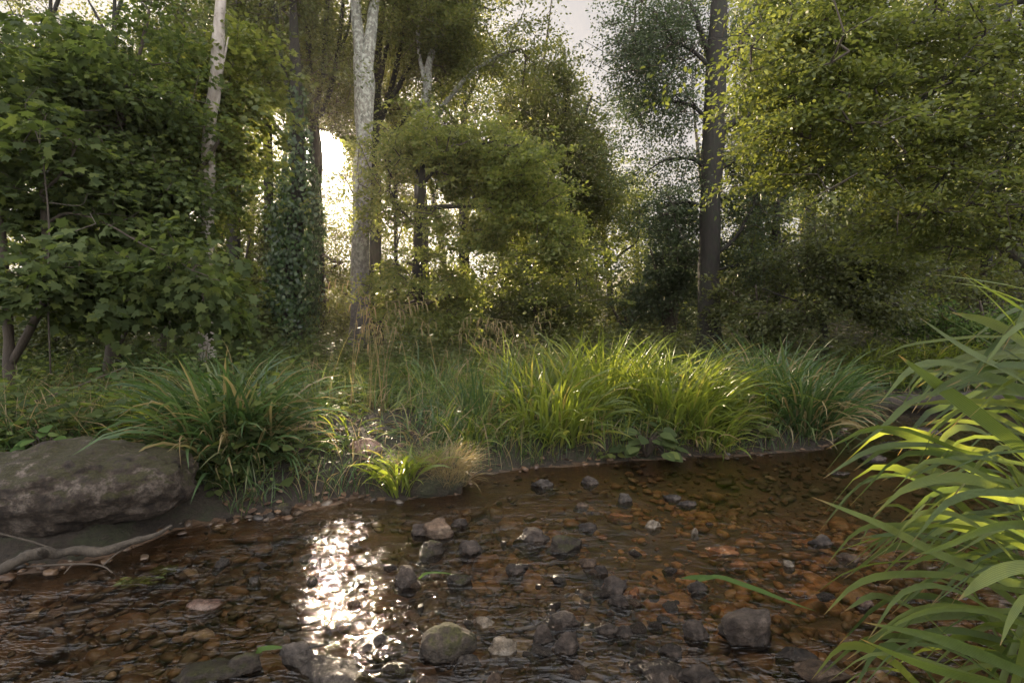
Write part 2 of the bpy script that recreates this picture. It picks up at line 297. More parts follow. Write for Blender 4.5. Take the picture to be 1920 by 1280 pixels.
def water_mat():
    m, nt, N, L, out = mat_new('stream water')
    tc = N('ShaderNodeTexCoord')
    # ripples run with the current, toward the lower left of the reach
    fast = tex(N, L, 13, 3, .6, stretch=(.42, 1.15, 1, math.radians(-40)), dist=.9)
    fine = tex(N, L, 55, 2, .5, stretch=(.6, 1, 1, math.radians(-30)), dist=.5)
    calm = tex(N, L, .8, 2, .5)
    cm = N('ShaderNodeMapRange'); L(calm.outputs[0], cm.inputs[0]); cm.inputs['From Min'].default_value = .35; cm.inputs['From Max'].default_value = .6; cm.inputs['To Min'].default_value = .45; cm.inputs['To Max'].default_value = 1.0
    sep = N('ShaderNodeSeparateXYZ'); L(tc.outputs['Object'], sep.inputs[0])
    py = N('ShaderNodeMath'); py.operation = 'MULTIPLY_ADD'; L(sep.outputs['X'], py.inputs[0]); py.inputs[1].default_value = .35; L(sep.outputs['Y'], py.inputs[2])
    pl = N('ShaderNodeMapRange'); L(py.outputs[0], pl.inputs[0]); pl.inputs['From Min'].default_value = 3.2; pl.inputs['From Max'].default_value = 4.3; pl.inputs['To Min'].default_value = 1; pl.inputs['To Max'].default_value = .22
    ml = N('ShaderNodeMath'); ml.operation = 'MULTIPLY'; L(cm.outputs[0], ml.inputs[0]); L(pl.outputs[0], ml.inputs[1])
    b1 = N('ShaderNodeBump'); b1.inputs['Distance'].default_value = .026; L(ml.outputs[0], b1.inputs['Strength']); L(fast.outputs[0], b1.inputs['Height'])
    b2 = N('ShaderNodeBump'); b2.inputs['Distance'].default_value = .0065; L(ml.outputs[0], b2.inputs['Strength']); L(fine.outputs[0], b2.inputs['Height']); L(b1.outputs[0], b2.inputs['Normal'])
    fr = N('ShaderNodeFresnel'); fr.inputs['IOR'].default_value = 1.55; L(b2.outputs[0], fr.inputs['Normal'])
    gl = N('ShaderNodeBsdfGlossy'); gl.inputs['Roughness'].default_value = .035; L(b2.outputs[0], gl.inputs['Normal'])
    tr = N('ShaderNodeBsdfTransparent'); tr.inputs[0].default_value = (.78, .68, .52, 1)
    mx = N('ShaderNodeMixShader'); L(fr.outputs[0], mx.inputs[0]); L(tr.outputs[0], mx.inputs[1]); L(gl.outputs[0], mx.inputs[2]); L(mx.outputs[0], out.inputs[0]); return m
M['water'] = water_mat()

# ------------------------------------------------------------------ terrain and stream
SHORE = np.array([(-9, .6), (-5, 1.75), (-3.2, 2.2), (-2.5, 2.38), (-2.07, 2.6), (-1.94, 2.95), (-1.51, 3.16), (-1.02, 3.45), (-.75, 3.4), (-.38, 3.55), (-.3, 3.95),
    (.17, 4.15), (1.09, 4.38), (2.07, 4.55), (2.9, 4.75), (3.5, 5.4), (4.4, 6.5), (5.6, 7.2), (9, 7.6), (18, 8.4),
    (18, 6.2), (9, 5.0), (5.6, 4.1), (3.6, 3.1), (2.5, 2.1), (1.95, 1.3), (1.7, .3), (1.6, -4), (-9, -4)], float)
def water_sd(x, y):
    """signed distance to the water's edge, positive on land"""
    x = np.asarray(x, float); y = np.asarray(y, float); d = np.full(x.shape, 1e9); ins = np.zeros(x.shape, bool)
    A = SHORE; B = np.roll(SHORE, -1, 0)
    for (ax, ay), (bx, by) in zip(A, B):
        ex, ey = bx - ax, by - ay; t = np.clip(((x - ax) * ex + (y - ay) * ey) / (ex * ex + ey * ey), 0, 1)
        d = np.minimum(d, np.hypot(x - ax - t * ex, y - ay - t * ey))
        with np.errstate(divide='ignore', invalid='ignore'):
            c = ((ay > y) != (by > y)) & (x < (bx - ax) * (y - ay) / (by - ay + 1e-12) + ax)
        ins ^= c
    d = d + 0.05 * noise(np.stack([x, y], -1), 3.1, 5)
    return np.where(ins, -d, d)
def gz(x, y):
    x = np.asarray(x, float); y = np.asarray(y, float); p = np.stack([x, y], -1); s = water_sd(x, y)
    land = .17 * sm(0, .3, s) + .12 * sm(.25, 1.3, s) + .12 * sm(1.5, 6, s) + .05 * noise(p, 1.1, 2) * sm(.1, 1, s) + .02 * noise(p, 5, 3) * sm(0, .3, s)
    land += 2.6 * sm(7, 17, x) * sm(6, 12, y) + 1.1 * sm(6, 16, -x) * sm(4, 9, y) + 5 * sm(24, 70, y) + .25 * noise(p, .25, 8) * sm(8, 16, y)
    pool = np.exp(-(((x - 1.7) / 1.1) ** 2 + ((y - 3.75) / .45) ** 2)) + np.exp(-(((x - 5.5) / 2.2) ** 2 + ((y - 6.0) / .8) ** 2))
    bed = -.035 - .075 * sm(0, .6, -s) - .12 * pool + .022 * noise(p, 2.7, 9) + .01 * noise(p, 9, 4)
    return np.where(s > 0, land, bed * sm(0, .12, -s))
def zat(x, y): return float(gz(np.array([x]), np.array([y]))[0])
def terrain():
    xs = np.unique(np.round(np.concatenate([np.linspace(-90, -12, 40), np.linspace(-12, -4, 60), np.arange(-4, 5, .05), np.linspace(5, 14, 70), np.linspace(14, 90, 40)]), 4))
    ys = np.unique(np.round(np.concatenate([np.linspace(-6, .8, 20), np.arange(.8, 6, .045), np.linspace(6, 14, 70), np.linspace(14, 120, 60)]), 4))
    X, Y = np.meshgrid(xs, ys); Z = gz(X, Y); V = np.stack([X, Y, Z], -1).reshape(-1, 3); nx = len(xs); ny = len(ys)
    i = np.arange(ny - 1)[:, None] * nx + np.arange(nx - 1)[None]; q = np.stack([i, i + 1, i + nx + 1, i + nx], -1).reshape(-1, 4)
    s = water_sd(X, Y).ravel(); wet = s[q].mean(1) < .02
    for nm, sel, mt in (('ground', ~wet, 'soil'), ('streambed', wet, 'bed')):
        f = q[sel]; u, inv = np.unique(f, return_inverse=True)
        link(nm, mesh_np(nm, V[u], [inv.reshape(-1, 4)], M[mt], True), kind='structure')
terrain()
def water():
    xs = np.unique(np.round(np.concatenate([np.linspace(-12, -3.2, 50), np.arange(-3.2, 4, .025), np.linspace(4, 20, 80)]), 4))
    ys = np.unique(np.round(np.concatenate([np.linspace(-4.5, 1.3, 15), np.arange(1.3, 4.8, .025), np.linspace(4.8, 9.5, 60)]), 4))
    X, Y = np.meshgrid(xs, ys); c, sn = math.cos(.7), math.sin(.7)
    a = X * c + Y * sn; b = -X * sn + Y * c; st = 1 - .75 * sm(3.2, 4.3, Y + .35 * X)
    Z = (.007 * noise(np.stack([a * 1.3, b * 3.2], -1), 2.2, 1) + .005 * noise(np.stack([a * 1.6, b * 3], -1), 5.1, 2)) * st
    nx, ny = len(xs), len(ys); i = np.arange(ny - 1)[:, None] * nx + np.arange(nx - 1)[None]
    q = np.stack([i, i + 1, i + nx + 1, i + nx], -1).reshape(-1, 4); s = water_sd(X, Y).ravel(); q = q[s[q].min(1) < .08]
    V = np.stack([X, Y, Z], -1).reshape(-1, 3); u, inv = np.unique(q, return_inverse=True)
    link('water', mesh_np('water', V[u], [inv.reshape(-1, 4)], M['water'], True), kind='structure')
water()

# ------------------------------------------------------------------ where the low sun gets through the wood
# (x, y, rx, ry, share of leaves missing): gaps in the crowns along the sunbeams that reach these spots near ground level
BEAMS = [(-.68, 2.5, 0, .68, 1.15, .995), (-.12, 2.1, 0, .6, .8, .995), (1.15, 3.15, 0, 1.05, .4, .992), (.4, 2.5, 0, .5, .5, .95), (1.25, 5.0, .75, 1.0, .55, .995), (.3, 5.1, .7, .55, .6, .985),
         (-.55, 3.6, .25, .42, .3, .98), (-1.85, 4.9, .7, .35, .4, .97), (-1.25, 4.9, .7, .35, .4, .97), (-2.5, 3.8, .5, .42, .35, .97), (1.25, 1.25, .8, .5, .6, .98), (-.5, 6.4, .6, .9, .7, .97), (2.05, 5.0, .3, .35, .4, .97)]
LOW = [i for i, b in enumerate(BEAMS) if b[2] == 0]
# crowns that stand in sunlight: only growth beyond y = the last number is thinned for them
BEAMS = [b + (0,) for b in BEAMS] + [(-1.7, 10, 2.2, .95, 4.2, .995, 11.2), (.2, 10, 3.2, .8, 1.8, .8, 11.2), (3.8, 6, 3.6, 1.8, 4.5, .88, 7.2), (-4.0, 7.6, 4.2, .9, 3, .95, 8.8), (-4.8, 6, 3, 2.4, 6, .6, 8.8), (.7, 15, 1.5, 1.6, 3, .8, 16.5), (-2.2, 14, 6, 1.6, 3.5, .6, 16)]
BEAMS = [(x + SUN[0] / SUN[2] * (.3 - z), y + SUN[1] / SUN[2] * (.3 - z), rx, ry, a, ym) for x, y, z, rx, ry, a, ym in BEAMS]
def low_gap(p, rng, s0=.97, s1=.6):
    """short growth missing where the sun skims over the bank onto the water"""
    q = p - SUN[None] * ((p[:, 2] - .3) / SUN[2])[:, None]; pr = np.zeros(len(p))
    for j, i in enumerate(LOW):
        cx, cy, rx, ry, a, _ = BEAMS[i]; d = np.hypot((q[:, 0] - cx) / rx, (q[:, 1] - cy) / ry); pr = np.maximum(pr, (s0 if j < 2 else s1) * (1 - sm(.7, 1.2, d)))
    return rng.random(len(p)) >= pr * (p[:, 2] > .3)
def shade_cull(p, rng, strength=1.0):
    q = p - SUN[None] * ((p[:, 2] - .3) / SUN[2])[:, None]
    pr = np.zeros(len(p))
    for cx, cy, rx, ry, a, ym in BEAMS:
        d = np.hypot((q[:, 0] - cx) / rx, (q[:, 1] - cy) / ry); pr = np.maximum(pr, a * (1 - sm(.8, 1.25, d)) * (p[:, 1] > ym))
    # the open line from the camera's spot on the bank to the sun itself
    v = p - np.array([0, 0, HC]); t = v @ SUN; dist = np.linalg.norm(v - t[:, None] * SUN, axis=1) / np.maximum(t, .1)
    pr = np.maximum(pr * strength * np.where(p[:, 1] > 16, .84, 1), .995 * (1 - sm(.020, .045, dist)))
    return rng.random(len(p)) >= pr

# ------------------------------------------------------------------ leaves
TL = {
 'oval': (np.array([(0, 0, 0), (.3, .26, .04), (.7, .22, .03), (1, 0, -.05), (.7, -.22, .03), (.3, -.26, .04)]), [[(0, 1, 2, 3, 4, 5)]]),
 'rhomb': (np.array([(0, 0, 0), (.45, .3, .03), (1, 0, 0), (.45, -.3, .03)]), [[(0, 1, 2, 3)]]),
 'lobed': (np.array([(0, 0, 0), (-.14, .2, 0), (.06, .3, .02), (.0, .54, -.03), (.32, .38, .02), (.58, .56, -.06), (.6, .22, .02), (1, 0, -.08),
                     (.6, -.22, .02), (.58, -.56, -.06), (.32, -.38, .02), (.0, -.54, -.03), (.06, -.3, .02), (-.14, -.2, 0)]), [[tuple(range(14))]]),
 'broad': (np.array([(0, 0, 0), (.12, .3, .03), (.45, .42, .04), (.8, .22, .0), (1, 0, -.08), (.8, -.22, 0), (.45, -.42, .04), (.12, -.3, .03), (.5, 0, -.03)]),
           [[(0, 1, 2, 8), (2, 3, 4, 8), (4, 5, 6, 8), (6, 7, 0, 8)]]),
}
def leaves(pos, axis, normal, size, kind):
    tv, tf = TL[kind]; axis = nrm(axis); n = nrm(normal - (normal * axis).sum(1, keepdims=True) * axis); b = np.cross(n, axis)
    V = pos[:, None] + size[:, None, None] * (tv[None, :, 0:1] * axis[:, None] + tv[None, :, 1:2] * b[:, None] + tv[None, :, 2:3] * n[:, None])
    k = len(tv); off = (np.arange(len(pos)) * k)[:, None, None]
    return V.reshape(-1, 3), [(np.array(f)[None] + off).reshape(-1, len(f[0])) for f in tf]
def spray_leaves(c, d, n, rad, size, rng, kind, flat=.16, jit=.7, droop=.3, cull=1.0, el=1.5):
    """c: spray centres, d: outward directions; each spray a flat fan of n leaves"""
    k = len(c); up = np.array([0, 0, 1.]) + .28 * rng.normal(size=(k, 3)); d = nrm(d * np.array([1, 1, .3]) + .25 * rng.normal(size=(k, 3)) * np.array([1, 1, .3]) + np.array([0, 0, -droop]))
    s = nrm(np.cross(up, d)); u = np.cross(d, s); rad = rad * (.7 + .6 * rng.random(k))
    # leaves sit along side twiglets of the fan
    a = rng.random((k, n)); tw = rng.integers(-4, 5, (k, n)); along = (a * 1.5 - .6) * el * .8
    side = tw / 4 * (.55 + .45 * rng.random((k, n))) * (1.05 - .5 * a)
    along = along + .1 * rng.normal(size=(k, n)); th = flat * rng.normal(size=(k, n))
    p = c[:, None] + rad[:, None, None] * (along[..., None] * d[:, None] + side[..., None] * s[:, None] + th[..., None] * u[:, None])
    p[..., 2] -= (.22 * rad[:, None] * (along ** 2 + side ** 2))
    ax = d[:, None] * (.8 + .4 * rng.random((k, n, 1))) + s[:, None] * (np.sign(side) * .7)[..., None] + jit * rng.normal(size=(k, n, 3))
    nn = u[:, None] + jit * rng.normal(size=(k, n, 3))
    p, ax, nn = p.reshape(-1, 3), ax.reshape(-1, 3), nn.reshape(-1, 3)
    keep = shade_cull(p, rng, cull) & (p[:, 2] > .12); p, ax, nn = p[keep], ax[keep], nn[keep]
    return leaves(p, ax, nn, size * (.65 + .6 * rng.random(len(p))), kind)

# ------------------------------------------------------------------ trees
DENS = 3.0
def grow(skel, skel_r, cents, rng, step=.45, wig=.12, tip=.006):
    """join each spray centre to the nearest limb with a crooked twig; twigs share their way"""
    pts = [np.array(p) for p in skel]; A = np.zeros((len(skel) + len(cents) * 14 + 10, 3)); A[:len(skel)] = skel; n = len(skel)
    par = [-1] * n; base = np.asarray(skel)
    d0 = np.array([np.min(np.linalg.norm(base - c, axis=1)) for c in cents]); order = np.argsort(d0)
    cx = base.mean(0)
    for ci in order:
        c = cents[ci]; v = A[:n] - c; d = np.linalg.norm(v, axis=1) + .55 * np.maximum(0, v[:, 2]); j = int(np.argmin(d)); a = A[j].copy()
        L = np.linalg.norm(c - a); k = max(1, min(12, int(L / step))); mid = (a + c) / 2 + np.array([0, 0, .10 * L]) + wig * L * rng.normal(size=3)
        for q in range(1, k + 1):
            t = q / k; p = (1 - t) ** 2 * a + 2 * t * (1 - t) * mid + t * t * c
            if q < k: p = p + .05 * rng.normal(size=3)
            A[n] = p; par.append(j); j = n; n += 1
    par = np.array(par); w = np.zeros(n); m0 = len(skel)
    leaf = np.ones(n, bool); leaf[par[par >= 0]] = False; w[leaf] = 1
    for i in range(n - 1, m0 - 1, -1):
        if par[i] >= 0: w[par[i]] += w[i]
    r = tip * np.maximum(w, 1) ** .48; i = np.arange(m0, n); pj = par[i]
    rp = np.where(pj < m0, r[i] * 1.15, r[pj])
    return A[pj], A[i], np.minimum(rp, r[i] * 1.8), r[i]
def tree(label, cat, Y, trunk, limbs=(), blobs=(), leaf='rhomb', lsize=.055, nl=75, srad=.42, mat='beech', bark='bark', upper=None, rng=None, cull=1.0,
         name='broadleaf_tree', group=None, dY=(0, 0), flat=.16, jit=.7, droop=.3, sides=14, tip=.006, ivy=None, skel_from=.25, lay=.42, sub=0, along=0, thin=1.0, front=0):
    """trunk/limbs: rows (px, py, width_px[, Y]) read off the photo at the tree's own distance; blobs: (px, py, rx, ry, Y, rY, sprays)"""
    rng = rng or np.random.default_rng(sum(map(ord, label)))
    if Y >= 9: lsize *= 1.45; srad *= .9; nl = int(nl * .68)
    def rows(t, y0): return [(*P(r[0], r[1], (r[3] if len(r) > 3 else y0)), r[2] / 2 / F * (r[3] if len(r) > 3 else y0)) for r in t]
    tr = rows(trunk, Y); bx, by = tr[0][0], tr[0][1]; bz = zat(bx, by) - .08
    tr[0] = (bx, by, bz, tr[0][3] * 1.25); base = np.array([bx, by, bz + .08])
    root = link(name, None, loc=base, label=label, cat=cat, group=group); bag = Bag(); skel = []; limb_pts = []
    full = resample(tr, max(12, len(tr) * 7)); V, f = ring_tube(full[:, :3], np.maximum(full[:, 3], .004), sides, .16, 3)
    m = len(full); cut = None
    if upper:   # bark changes part of the way up: a part of its own
        fr, mt2 = upper; cut = int(m * fr); V1, f1 = ring_tube(full[:cut + 1, :3], full[:cut + 1, 3], sides, .16, 3); bag.add(V1, f1)
        b2 = Bag(); V2, f2 = ring_tube(full[cut:, :3], full[cut:, 3], sides, .16, 3); b2.add(V2, f2)
    else: bag.add(V, f)
    skel += list(full[int(m * skel_from):, :3])
    for l in limbs:
        lr = resample(rows(l, Y), max(8, len(l) * 6)); V, f = ring_tube(lr[:, :3], np.maximum(lr[:, 3], .004), 8, .12, 5); (b2 if upper else bag).add(V, f); skel += list(lr[:, :3])
        limb_pts.append(lr[len(lr) // 4:, :3]); m_ = len(lr); LL = np.linalg.norm(lr[-1, :3] - lr[0, :3])
        for q in range(sub):   # side boughs, swept forward and nearly level
            i0 = int(m_ * (.25 + .7 * q / sub)); i0 = min(i0, m_ - 2); tg = nrm(lr[i0 + 1, :3] - lr[i0, :3]); a = (-1) ** q * (.5 + .5 * rng.random()); ln = LL * (.25 + .3 * rng.random()) * (1.15 - .5 * i0 / m_)
            d = np.array([tg[0] * math.cos(a) - tg[1] * math.sin(a), tg[0] * math.sin(a) + tg[1] * math.cos(a), tg[2] * .5 + .1 * rng.normal()]); pp = lr[i0, :3]
            cur = resample([pp, pp + d * ln * .45 + [0, 0, .05 * ln], pp + d * ln + [0, 0, -.1 * ln] + .06 * ln * rng.normal(size=3)], 12); rr = np.linspace(min(lr[i0, 3] * .55, .03), .003, 12)
            V, f = ring_tube(cur, rr, 5, .1, 7); (b2 if upper else bag).add(V, f); skel += list(cur); limb_pts.append(cur[2:])
    to = link('trunk', bag.mesh('trunk', M[bark], base, True), root)
    if upper: link('upper_trunk', b2.mesh('upper_trunk', M[mt2], base, True), root)
    cents = []
    for (px, py, rx, ry, yb, ryb, n) in blobs:
        n = int(n * DENS * (.5 if leaf == 'lobed' else .8 if Y < 7 else 1) * thin)
        u = np.clip(rng.normal(size=(n, 3)) * .6, -1.5, 1.5)
        c = P(px, py, yb) + u * np.array([rx / F * yb, ryb, ry / F * yb])
        ls = lay * (1 if yb < 9 else yb / 12); zl = np.round(c[:, 2] / ls + .5 * noise(c, .5, 3)) * ls; c[:, 2] = c[:, 2] * .75 + zl * .25 - .05 * np.abs(u[:, 0]) * rx / F * yb
        c = c[noise(c, 1.3 if yb < 9 else .8, 11) > -.22]
        if len(c) > 6:   # gather the sprays into boughs
            hub = c[rng.integers(0, len(c), max(3, len(c) // 9))]; j = np.argmin(np.linalg.norm(c[:, None] - hub[None], axis=2), 1); c = c + (hub[j] - c) * np.array([.2, .2, .3])
        cents.append(c)
    if along:
        lp = np.concatenate(limb_pts); w_ = lp[rng.integers(0, len(lp), along)]; o_ = rng.normal(size=(along, 3)) * np.array([.3, .3, .1]) * (1 if Y < 9 else 1.5); o_[:, 2] -= .5 * np.abs(o_[:, 0]) * rng.random(along); cents.append(w_ + o_)
    if cents:
        c = np.concatenate(cents); c = c[c[:, 2] > zat(bx, by) + .15]
        if front: c = c[~((c[:, 1] < by + .2) & (np.abs(c[:, 0] - bx - .02 * c[:, 2]) < front + .25))]   # boughs part in front of the bole
        sk = np.array(skel); p0, p1, r0, r1 = grow(sk, None, c, rng, tip=tip)
        kp = shade_cull((p0 + p1) / 2, rng, 1 if cull else 0) | (r0 > .02)
        tb = Bag(); V, f = segs(p0[kp], p1[kp], r0[kp], r1[kp], 4); tb.add(V, f)
        link('branches', tb.mesh('branches', M['twig'], base), root)
        ax = sk[np.array([np.argmin(np.linalg.norm(sk - q, axis=1)) for q in c])]
        V, f = spray_leaves(c, nrm(c - ax + 1e-3), nl, srad, lsize, rng, leaf, flat, jit, droop, cull)
        lb = Bag(); lb.add(V, f); link('crown', lb.mesh('crown', M[mat], base), root)
    if ivy:
        cp = []; nn = []
        for (px, py, w, h, n) in ivy:
            t = rng.random(n); a = rng.random(n) * 2 * np.pi; yy = py + (t - .5) * h; rr = w / 2 / F * Y * (.55 + .5 * rng.random(n)) * (1 + .3 * noise(np.stack([yy * .02, a], -1), 1.3, 2))
            cc = np.stack([(px - 960) / F * Y + rr * np.cos(a), Y + rr * np.sin(a), HC - (yy - HZ) / F * Y], -1)
            cp.append(cc); nn.append(np.stack([np.cos(a), np.sin(a), .5 + 0 * a], -1))
        c = np.concatenate(cp); nn = np.concatenate(nn); k = c[:, 2] > zat(bx, by); c, nn = c[k], nn[k]
        V, f = leaves(c, np.array([0, 0, -1.]) + .5 * rng.normal(size=c.shape), nn + .35 * rng.normal(size=c.shape), .075 * (.6 + .7 * rng.random(len(c))), 'broad')
        lb = Bag(); lb.add(V, f); link('ivy', lb.mesh('ivy', M['ivy'], base), root)
    return root

# --- the big landmarks
tree('tall slim trunk with pale lichen, forked high up, standing alone behind the tussocks', 'tree', 11,
     [(672, 655, 40), (673, 600, 36), (675, 480, 33), (678, 380, 31), (682, 260, 31), (684, 170, 34), (681, 110, 36)],
     [[(678, 125, 26), (671, 60, 22), (666, 0, 20), (655, -120, 14), (640, -260, 8)], [(686, 125, 26), (696, 60, 21), (702, 0, 18), (715, -110, 13), (740, -240, 7)]],
     [(640, -260, 150, 110, 11, 1.6, 60), (760, -250, 140, 120, 11, 1.6, 60)], mat='dull', bark='lichen_low', name='lichen_tree', skel_from=.7)
tree('dark trunk wrapped from the ground up in a thick sleeve of ivy', 'tree', 10,
     [(546, 650, 34), (548, 560, 32), (553, 440, 30), (560, 330, 26), (558, 200, 22), (552, 90, 18), (548, -60, 12), (545, -200, 6)],
     [[(558, 230, 12), (530, 120, 9), (515, 0, 6), (505, -90, 4)], [(558, 300, 12), (520, 240, 8), (480, 200, 5), (450, 185, 3)]],
     [(540, -60, 110, 150, 10, 1.6, 90), (505, 170, 60, 90, 10.3, 1.2, 30)], mat='dull', name='ivy_clad_tree', skel_from=.6,
     ivy=[(546, 610, 92, 90, 1500), (548, 530, 100, 110, 2200), (552, 440, 96, 110, 2000), (560, 360, 80, 90, 1100), (560, 290, 56, 90, 500), (558, 210, 42, 90, 260)])
tree('dark many-stemmed tree the low sun shines past', 'tree', 13,
     [(600, 648, 20), (600, 540, 18), (598, 430, 17), (594, 350, 16), (586, 260, 13), (581, 160, 12), (578, 60, 10), (572, -60, 7), (570, -160, 4)],
     [[(594, 350, 15), (600, 300, 13), (592, 215, 12), (605, 130, 12), (612, 40, 9), (618, -80, 6)], [(600, 220, 9), (625, 150, 9), (638, 60, 8), (650, -60, 5)],
      [(582, 180, 7), (560, 90, 6), (545, 0, 5)], [(632, 100, 6), (652, 60, 5), (662, 0, 4)]],
     [(600, -20, 130, 160, 13, 2, 150), (560, 120, 60, 80, 13.5, 1.5, 50), (640, 130, 50, 80, 13.5, 1.5, 36), (632, 190, 36, 45, 13.5, 1, 36), (640, 260, 26, 30, 13.5, .8, 16), (625, 480, 40, 60, 13, .8, 26), (610, 590, 60, 40, 13, .8, 30)], mat='beech', nl=60)
tree('bare silvery dead trunk poking up through the leaves', 'dead tree', 6.9,
     [(388, 650, 26), (388, 500, 24), (390, 360, 24), (393, 235, 22), (402, 170, 22), (408, 110, 22), (411, 50, 20), (414, -10, 18), (416, -90, 12), (418, -130, 3)],
     [[(404, 150, 8), (420, 110, 5), (428, 70, 2)]], bark='dead', name='dead_tree', sides=12)
tree('straight dark trunk beside the ivy-clad one, bare to above the sun', 'tree', 12,
     [(438, 650, 26), (438, 500, 24), (440, 330, 22), (445, 180, 20), (448, 60, 18), (450, -60, 12), (452, -180, 5)],
     [[(444, 200, 9), (420, 110, 7), (410, 30, 5), (395, -60, 3)], [(446, 160, 9), (475, 80, 6), (490, 0, 5)]],
     [(450, -40, 120, 120, 12, 2, 90), (440, 130, 70, 90, 12.5, 1.6, 50), (470, 300, 50, 100, 12.3, 1.3, 40), (440, 480, 60, 90, 12.3, 1.2, 40)], mat='dull')
tree('thin dark trunk between the dead trunk and the ivy', 'tree', 14, [(505, 645, 18), (503, 480, 17), (503, 330, 16), (500, 180, 15), (508, 40, 12), (512, -80, 6)],
     [[(502, 230, 7), (485, 150, 5), (470, 60, 4)]], [(505, -20, 90, 120, 14, 2, 70), (490, 150, 60, 80, 14, 1.5, 44), (500, 400, 50, 120, 14.5, 1.5, 50)], mat='beech')
tree('dark fan-stemmed tree rising just behind the lichen trunk', 'tree', 14,
     [(704, 648, 24), (704, 500, 22), (705, 380, 21), (704, 260, 20), (705, 150, 17), (712, 60, 14), (722, -40, 10), (730, -150, 5)],
     [[(705, 250, 13), (735, 160, 11), (755, 60, 9), (768, -60, 5)], [(708, 230, 11), (760, 140, 9), (795, 60, 7), (820, -50, 4)], [(705, 190, 10), (725, 90, 8), (742, 0, 6), (750, -80, 4)],
      [(704, 300, 9), (745, 240, 7), (790, 190, 5), (840, 150, 3)]],
     [(760, -20, 130, 120, 14, 2.2, 150), (740, 120, 80, 90, 14.6, 1.6, 60), (860, 40, 90, 90, 14.5, 2, 90), (720, 250, 40, 90, 14.8, 1, 26)], mat='beech', cull=1)
tree('spreading beech with a pale grey patch where its trunk bends', 'beech', 13,
     [(788, 652, 30), (790, 520, 28), (789, 400, 26), (788, 290, 24), (793, 225, 21), (801, 165, 18), (806, 115, 13), (826, 65, 11), (850, 25, 9), (870, -30, 7), (890, -120, 4)],
     [[(825, 205, 9), (845, 180, 9), (880, 140, 8), (925, 110, 6), (960, 95, 4)], [(800, 170, 9), (785, 90, 7), (790, 0, 6), (788, -90, 4)], [(806, 120, 7), (812, 60, 6), (815, -20, 5)],
      [(790, 260, 10), (830, 205, 9)]],
     [(900, 60, 100, 70, 13, 1.8, 130), (940, 130, 70, 50, 13, 1.5, 90), (850, 150, 90, 70, 13.6, 1.6, 90), (820, 30, 80, 80, 13.4, 1.6, 80), (890, 210, 100, 50, 13, 1.6, 80), (860, -70, 110, 70, 13, 2, 80),
      (950, 20, 45, 50, 13, 1, 36), (960, 180, 50, 40, 13.4, 1, 40)],
     mat='beech', bark='lichen_high', cull=1, sub=4, along=260, thin=.75)
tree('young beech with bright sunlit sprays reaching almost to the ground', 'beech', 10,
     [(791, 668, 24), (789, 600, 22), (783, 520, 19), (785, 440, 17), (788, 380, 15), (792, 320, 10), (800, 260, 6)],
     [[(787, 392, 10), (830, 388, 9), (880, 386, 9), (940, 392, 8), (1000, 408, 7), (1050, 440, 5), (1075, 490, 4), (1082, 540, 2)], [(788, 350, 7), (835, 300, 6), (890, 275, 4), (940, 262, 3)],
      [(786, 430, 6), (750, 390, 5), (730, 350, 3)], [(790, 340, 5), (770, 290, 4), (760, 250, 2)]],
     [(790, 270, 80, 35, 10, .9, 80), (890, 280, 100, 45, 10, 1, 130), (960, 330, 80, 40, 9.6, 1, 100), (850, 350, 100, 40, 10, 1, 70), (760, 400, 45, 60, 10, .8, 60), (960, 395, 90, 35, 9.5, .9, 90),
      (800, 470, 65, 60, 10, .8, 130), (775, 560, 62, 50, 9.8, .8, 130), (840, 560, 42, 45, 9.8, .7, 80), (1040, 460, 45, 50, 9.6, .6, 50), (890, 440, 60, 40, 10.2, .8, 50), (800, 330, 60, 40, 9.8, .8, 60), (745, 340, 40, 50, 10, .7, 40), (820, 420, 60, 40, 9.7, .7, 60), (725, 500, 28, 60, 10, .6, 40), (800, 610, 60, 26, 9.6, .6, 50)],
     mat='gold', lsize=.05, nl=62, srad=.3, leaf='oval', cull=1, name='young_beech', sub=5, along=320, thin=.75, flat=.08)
tree('domed leafy beech whose crown edges the open sky', 'beech', 20,
     [(1060, 645, 26), (1060, 500, 24), (1062, 330, 21), (1064, 240, 17), (1060, 150, 10), (1058, 90, 5)],
     [[(1062, 300, 10), (1090, 230, 8), (1110, 180, 4)], [(1062, 330, 10), (1020, 240, 8), (1000, 170, 4)], [(1062, 280, 8), (1040, 190, 6), (1030, 120, 3)], [(1062, 340, 8), (1110, 300, 6), (1150, 290, 3)]],
     [(1025, 150, 42, 45, 20, 1.4, 60), (1000, 215, 60, 60, 20, 2, 80), (1070, 215, 32, 50, 20, 1.4, 50), (1040, 300, 80, 60, 20, 2.2, 100), (1095, 290, 38, 50, 20, 1.4, 55), (1115, 360, 42, 50, 20, 1.6, 55),
      (1060, 400, 90, 60, 20, 2.2, 80), (970, 300, 60, 70, 20.5, 2, 60), (1040, 510, 110, 60, 20, 2.2, 80)], mat='beech', lsize=.085, nl=80, srad=.6)
tree('small spreading tree beyond the shrubs at the end of the glade', 'tree', 26,
     [(1146, 640, 14), (1144, 560, 13), (1140, 500, 12), (1132, 450, 11), (1128, 410, 7), (1126, 370, 4)],
     [[(1140, 500, 6), (1165, 475, 5), (1192, 455, 3), (1200, 430, 2)], [(1132, 450, 7), (1112, 420, 5), (1095, 390, 3)], [(1138, 480, 6), (1110, 470, 4), (1085, 455, 2)], [(1130, 430, 5), (1150, 400, 4), (1165, 360, 2)]],
     [(1130, 390, 70, 50, 26, 2, 60), (1180, 400, 45, 40, 26, 1.6, 30), (1190, 450, 40, 25, 26, 1.5, 18), (1090, 440, 40, 30, 26, 1.5, 20), (1150, 350, 40, 30, 26, 1.5, 22)], mat='fresh', lsize=.1, nl=60, srad=.6, cull=0)
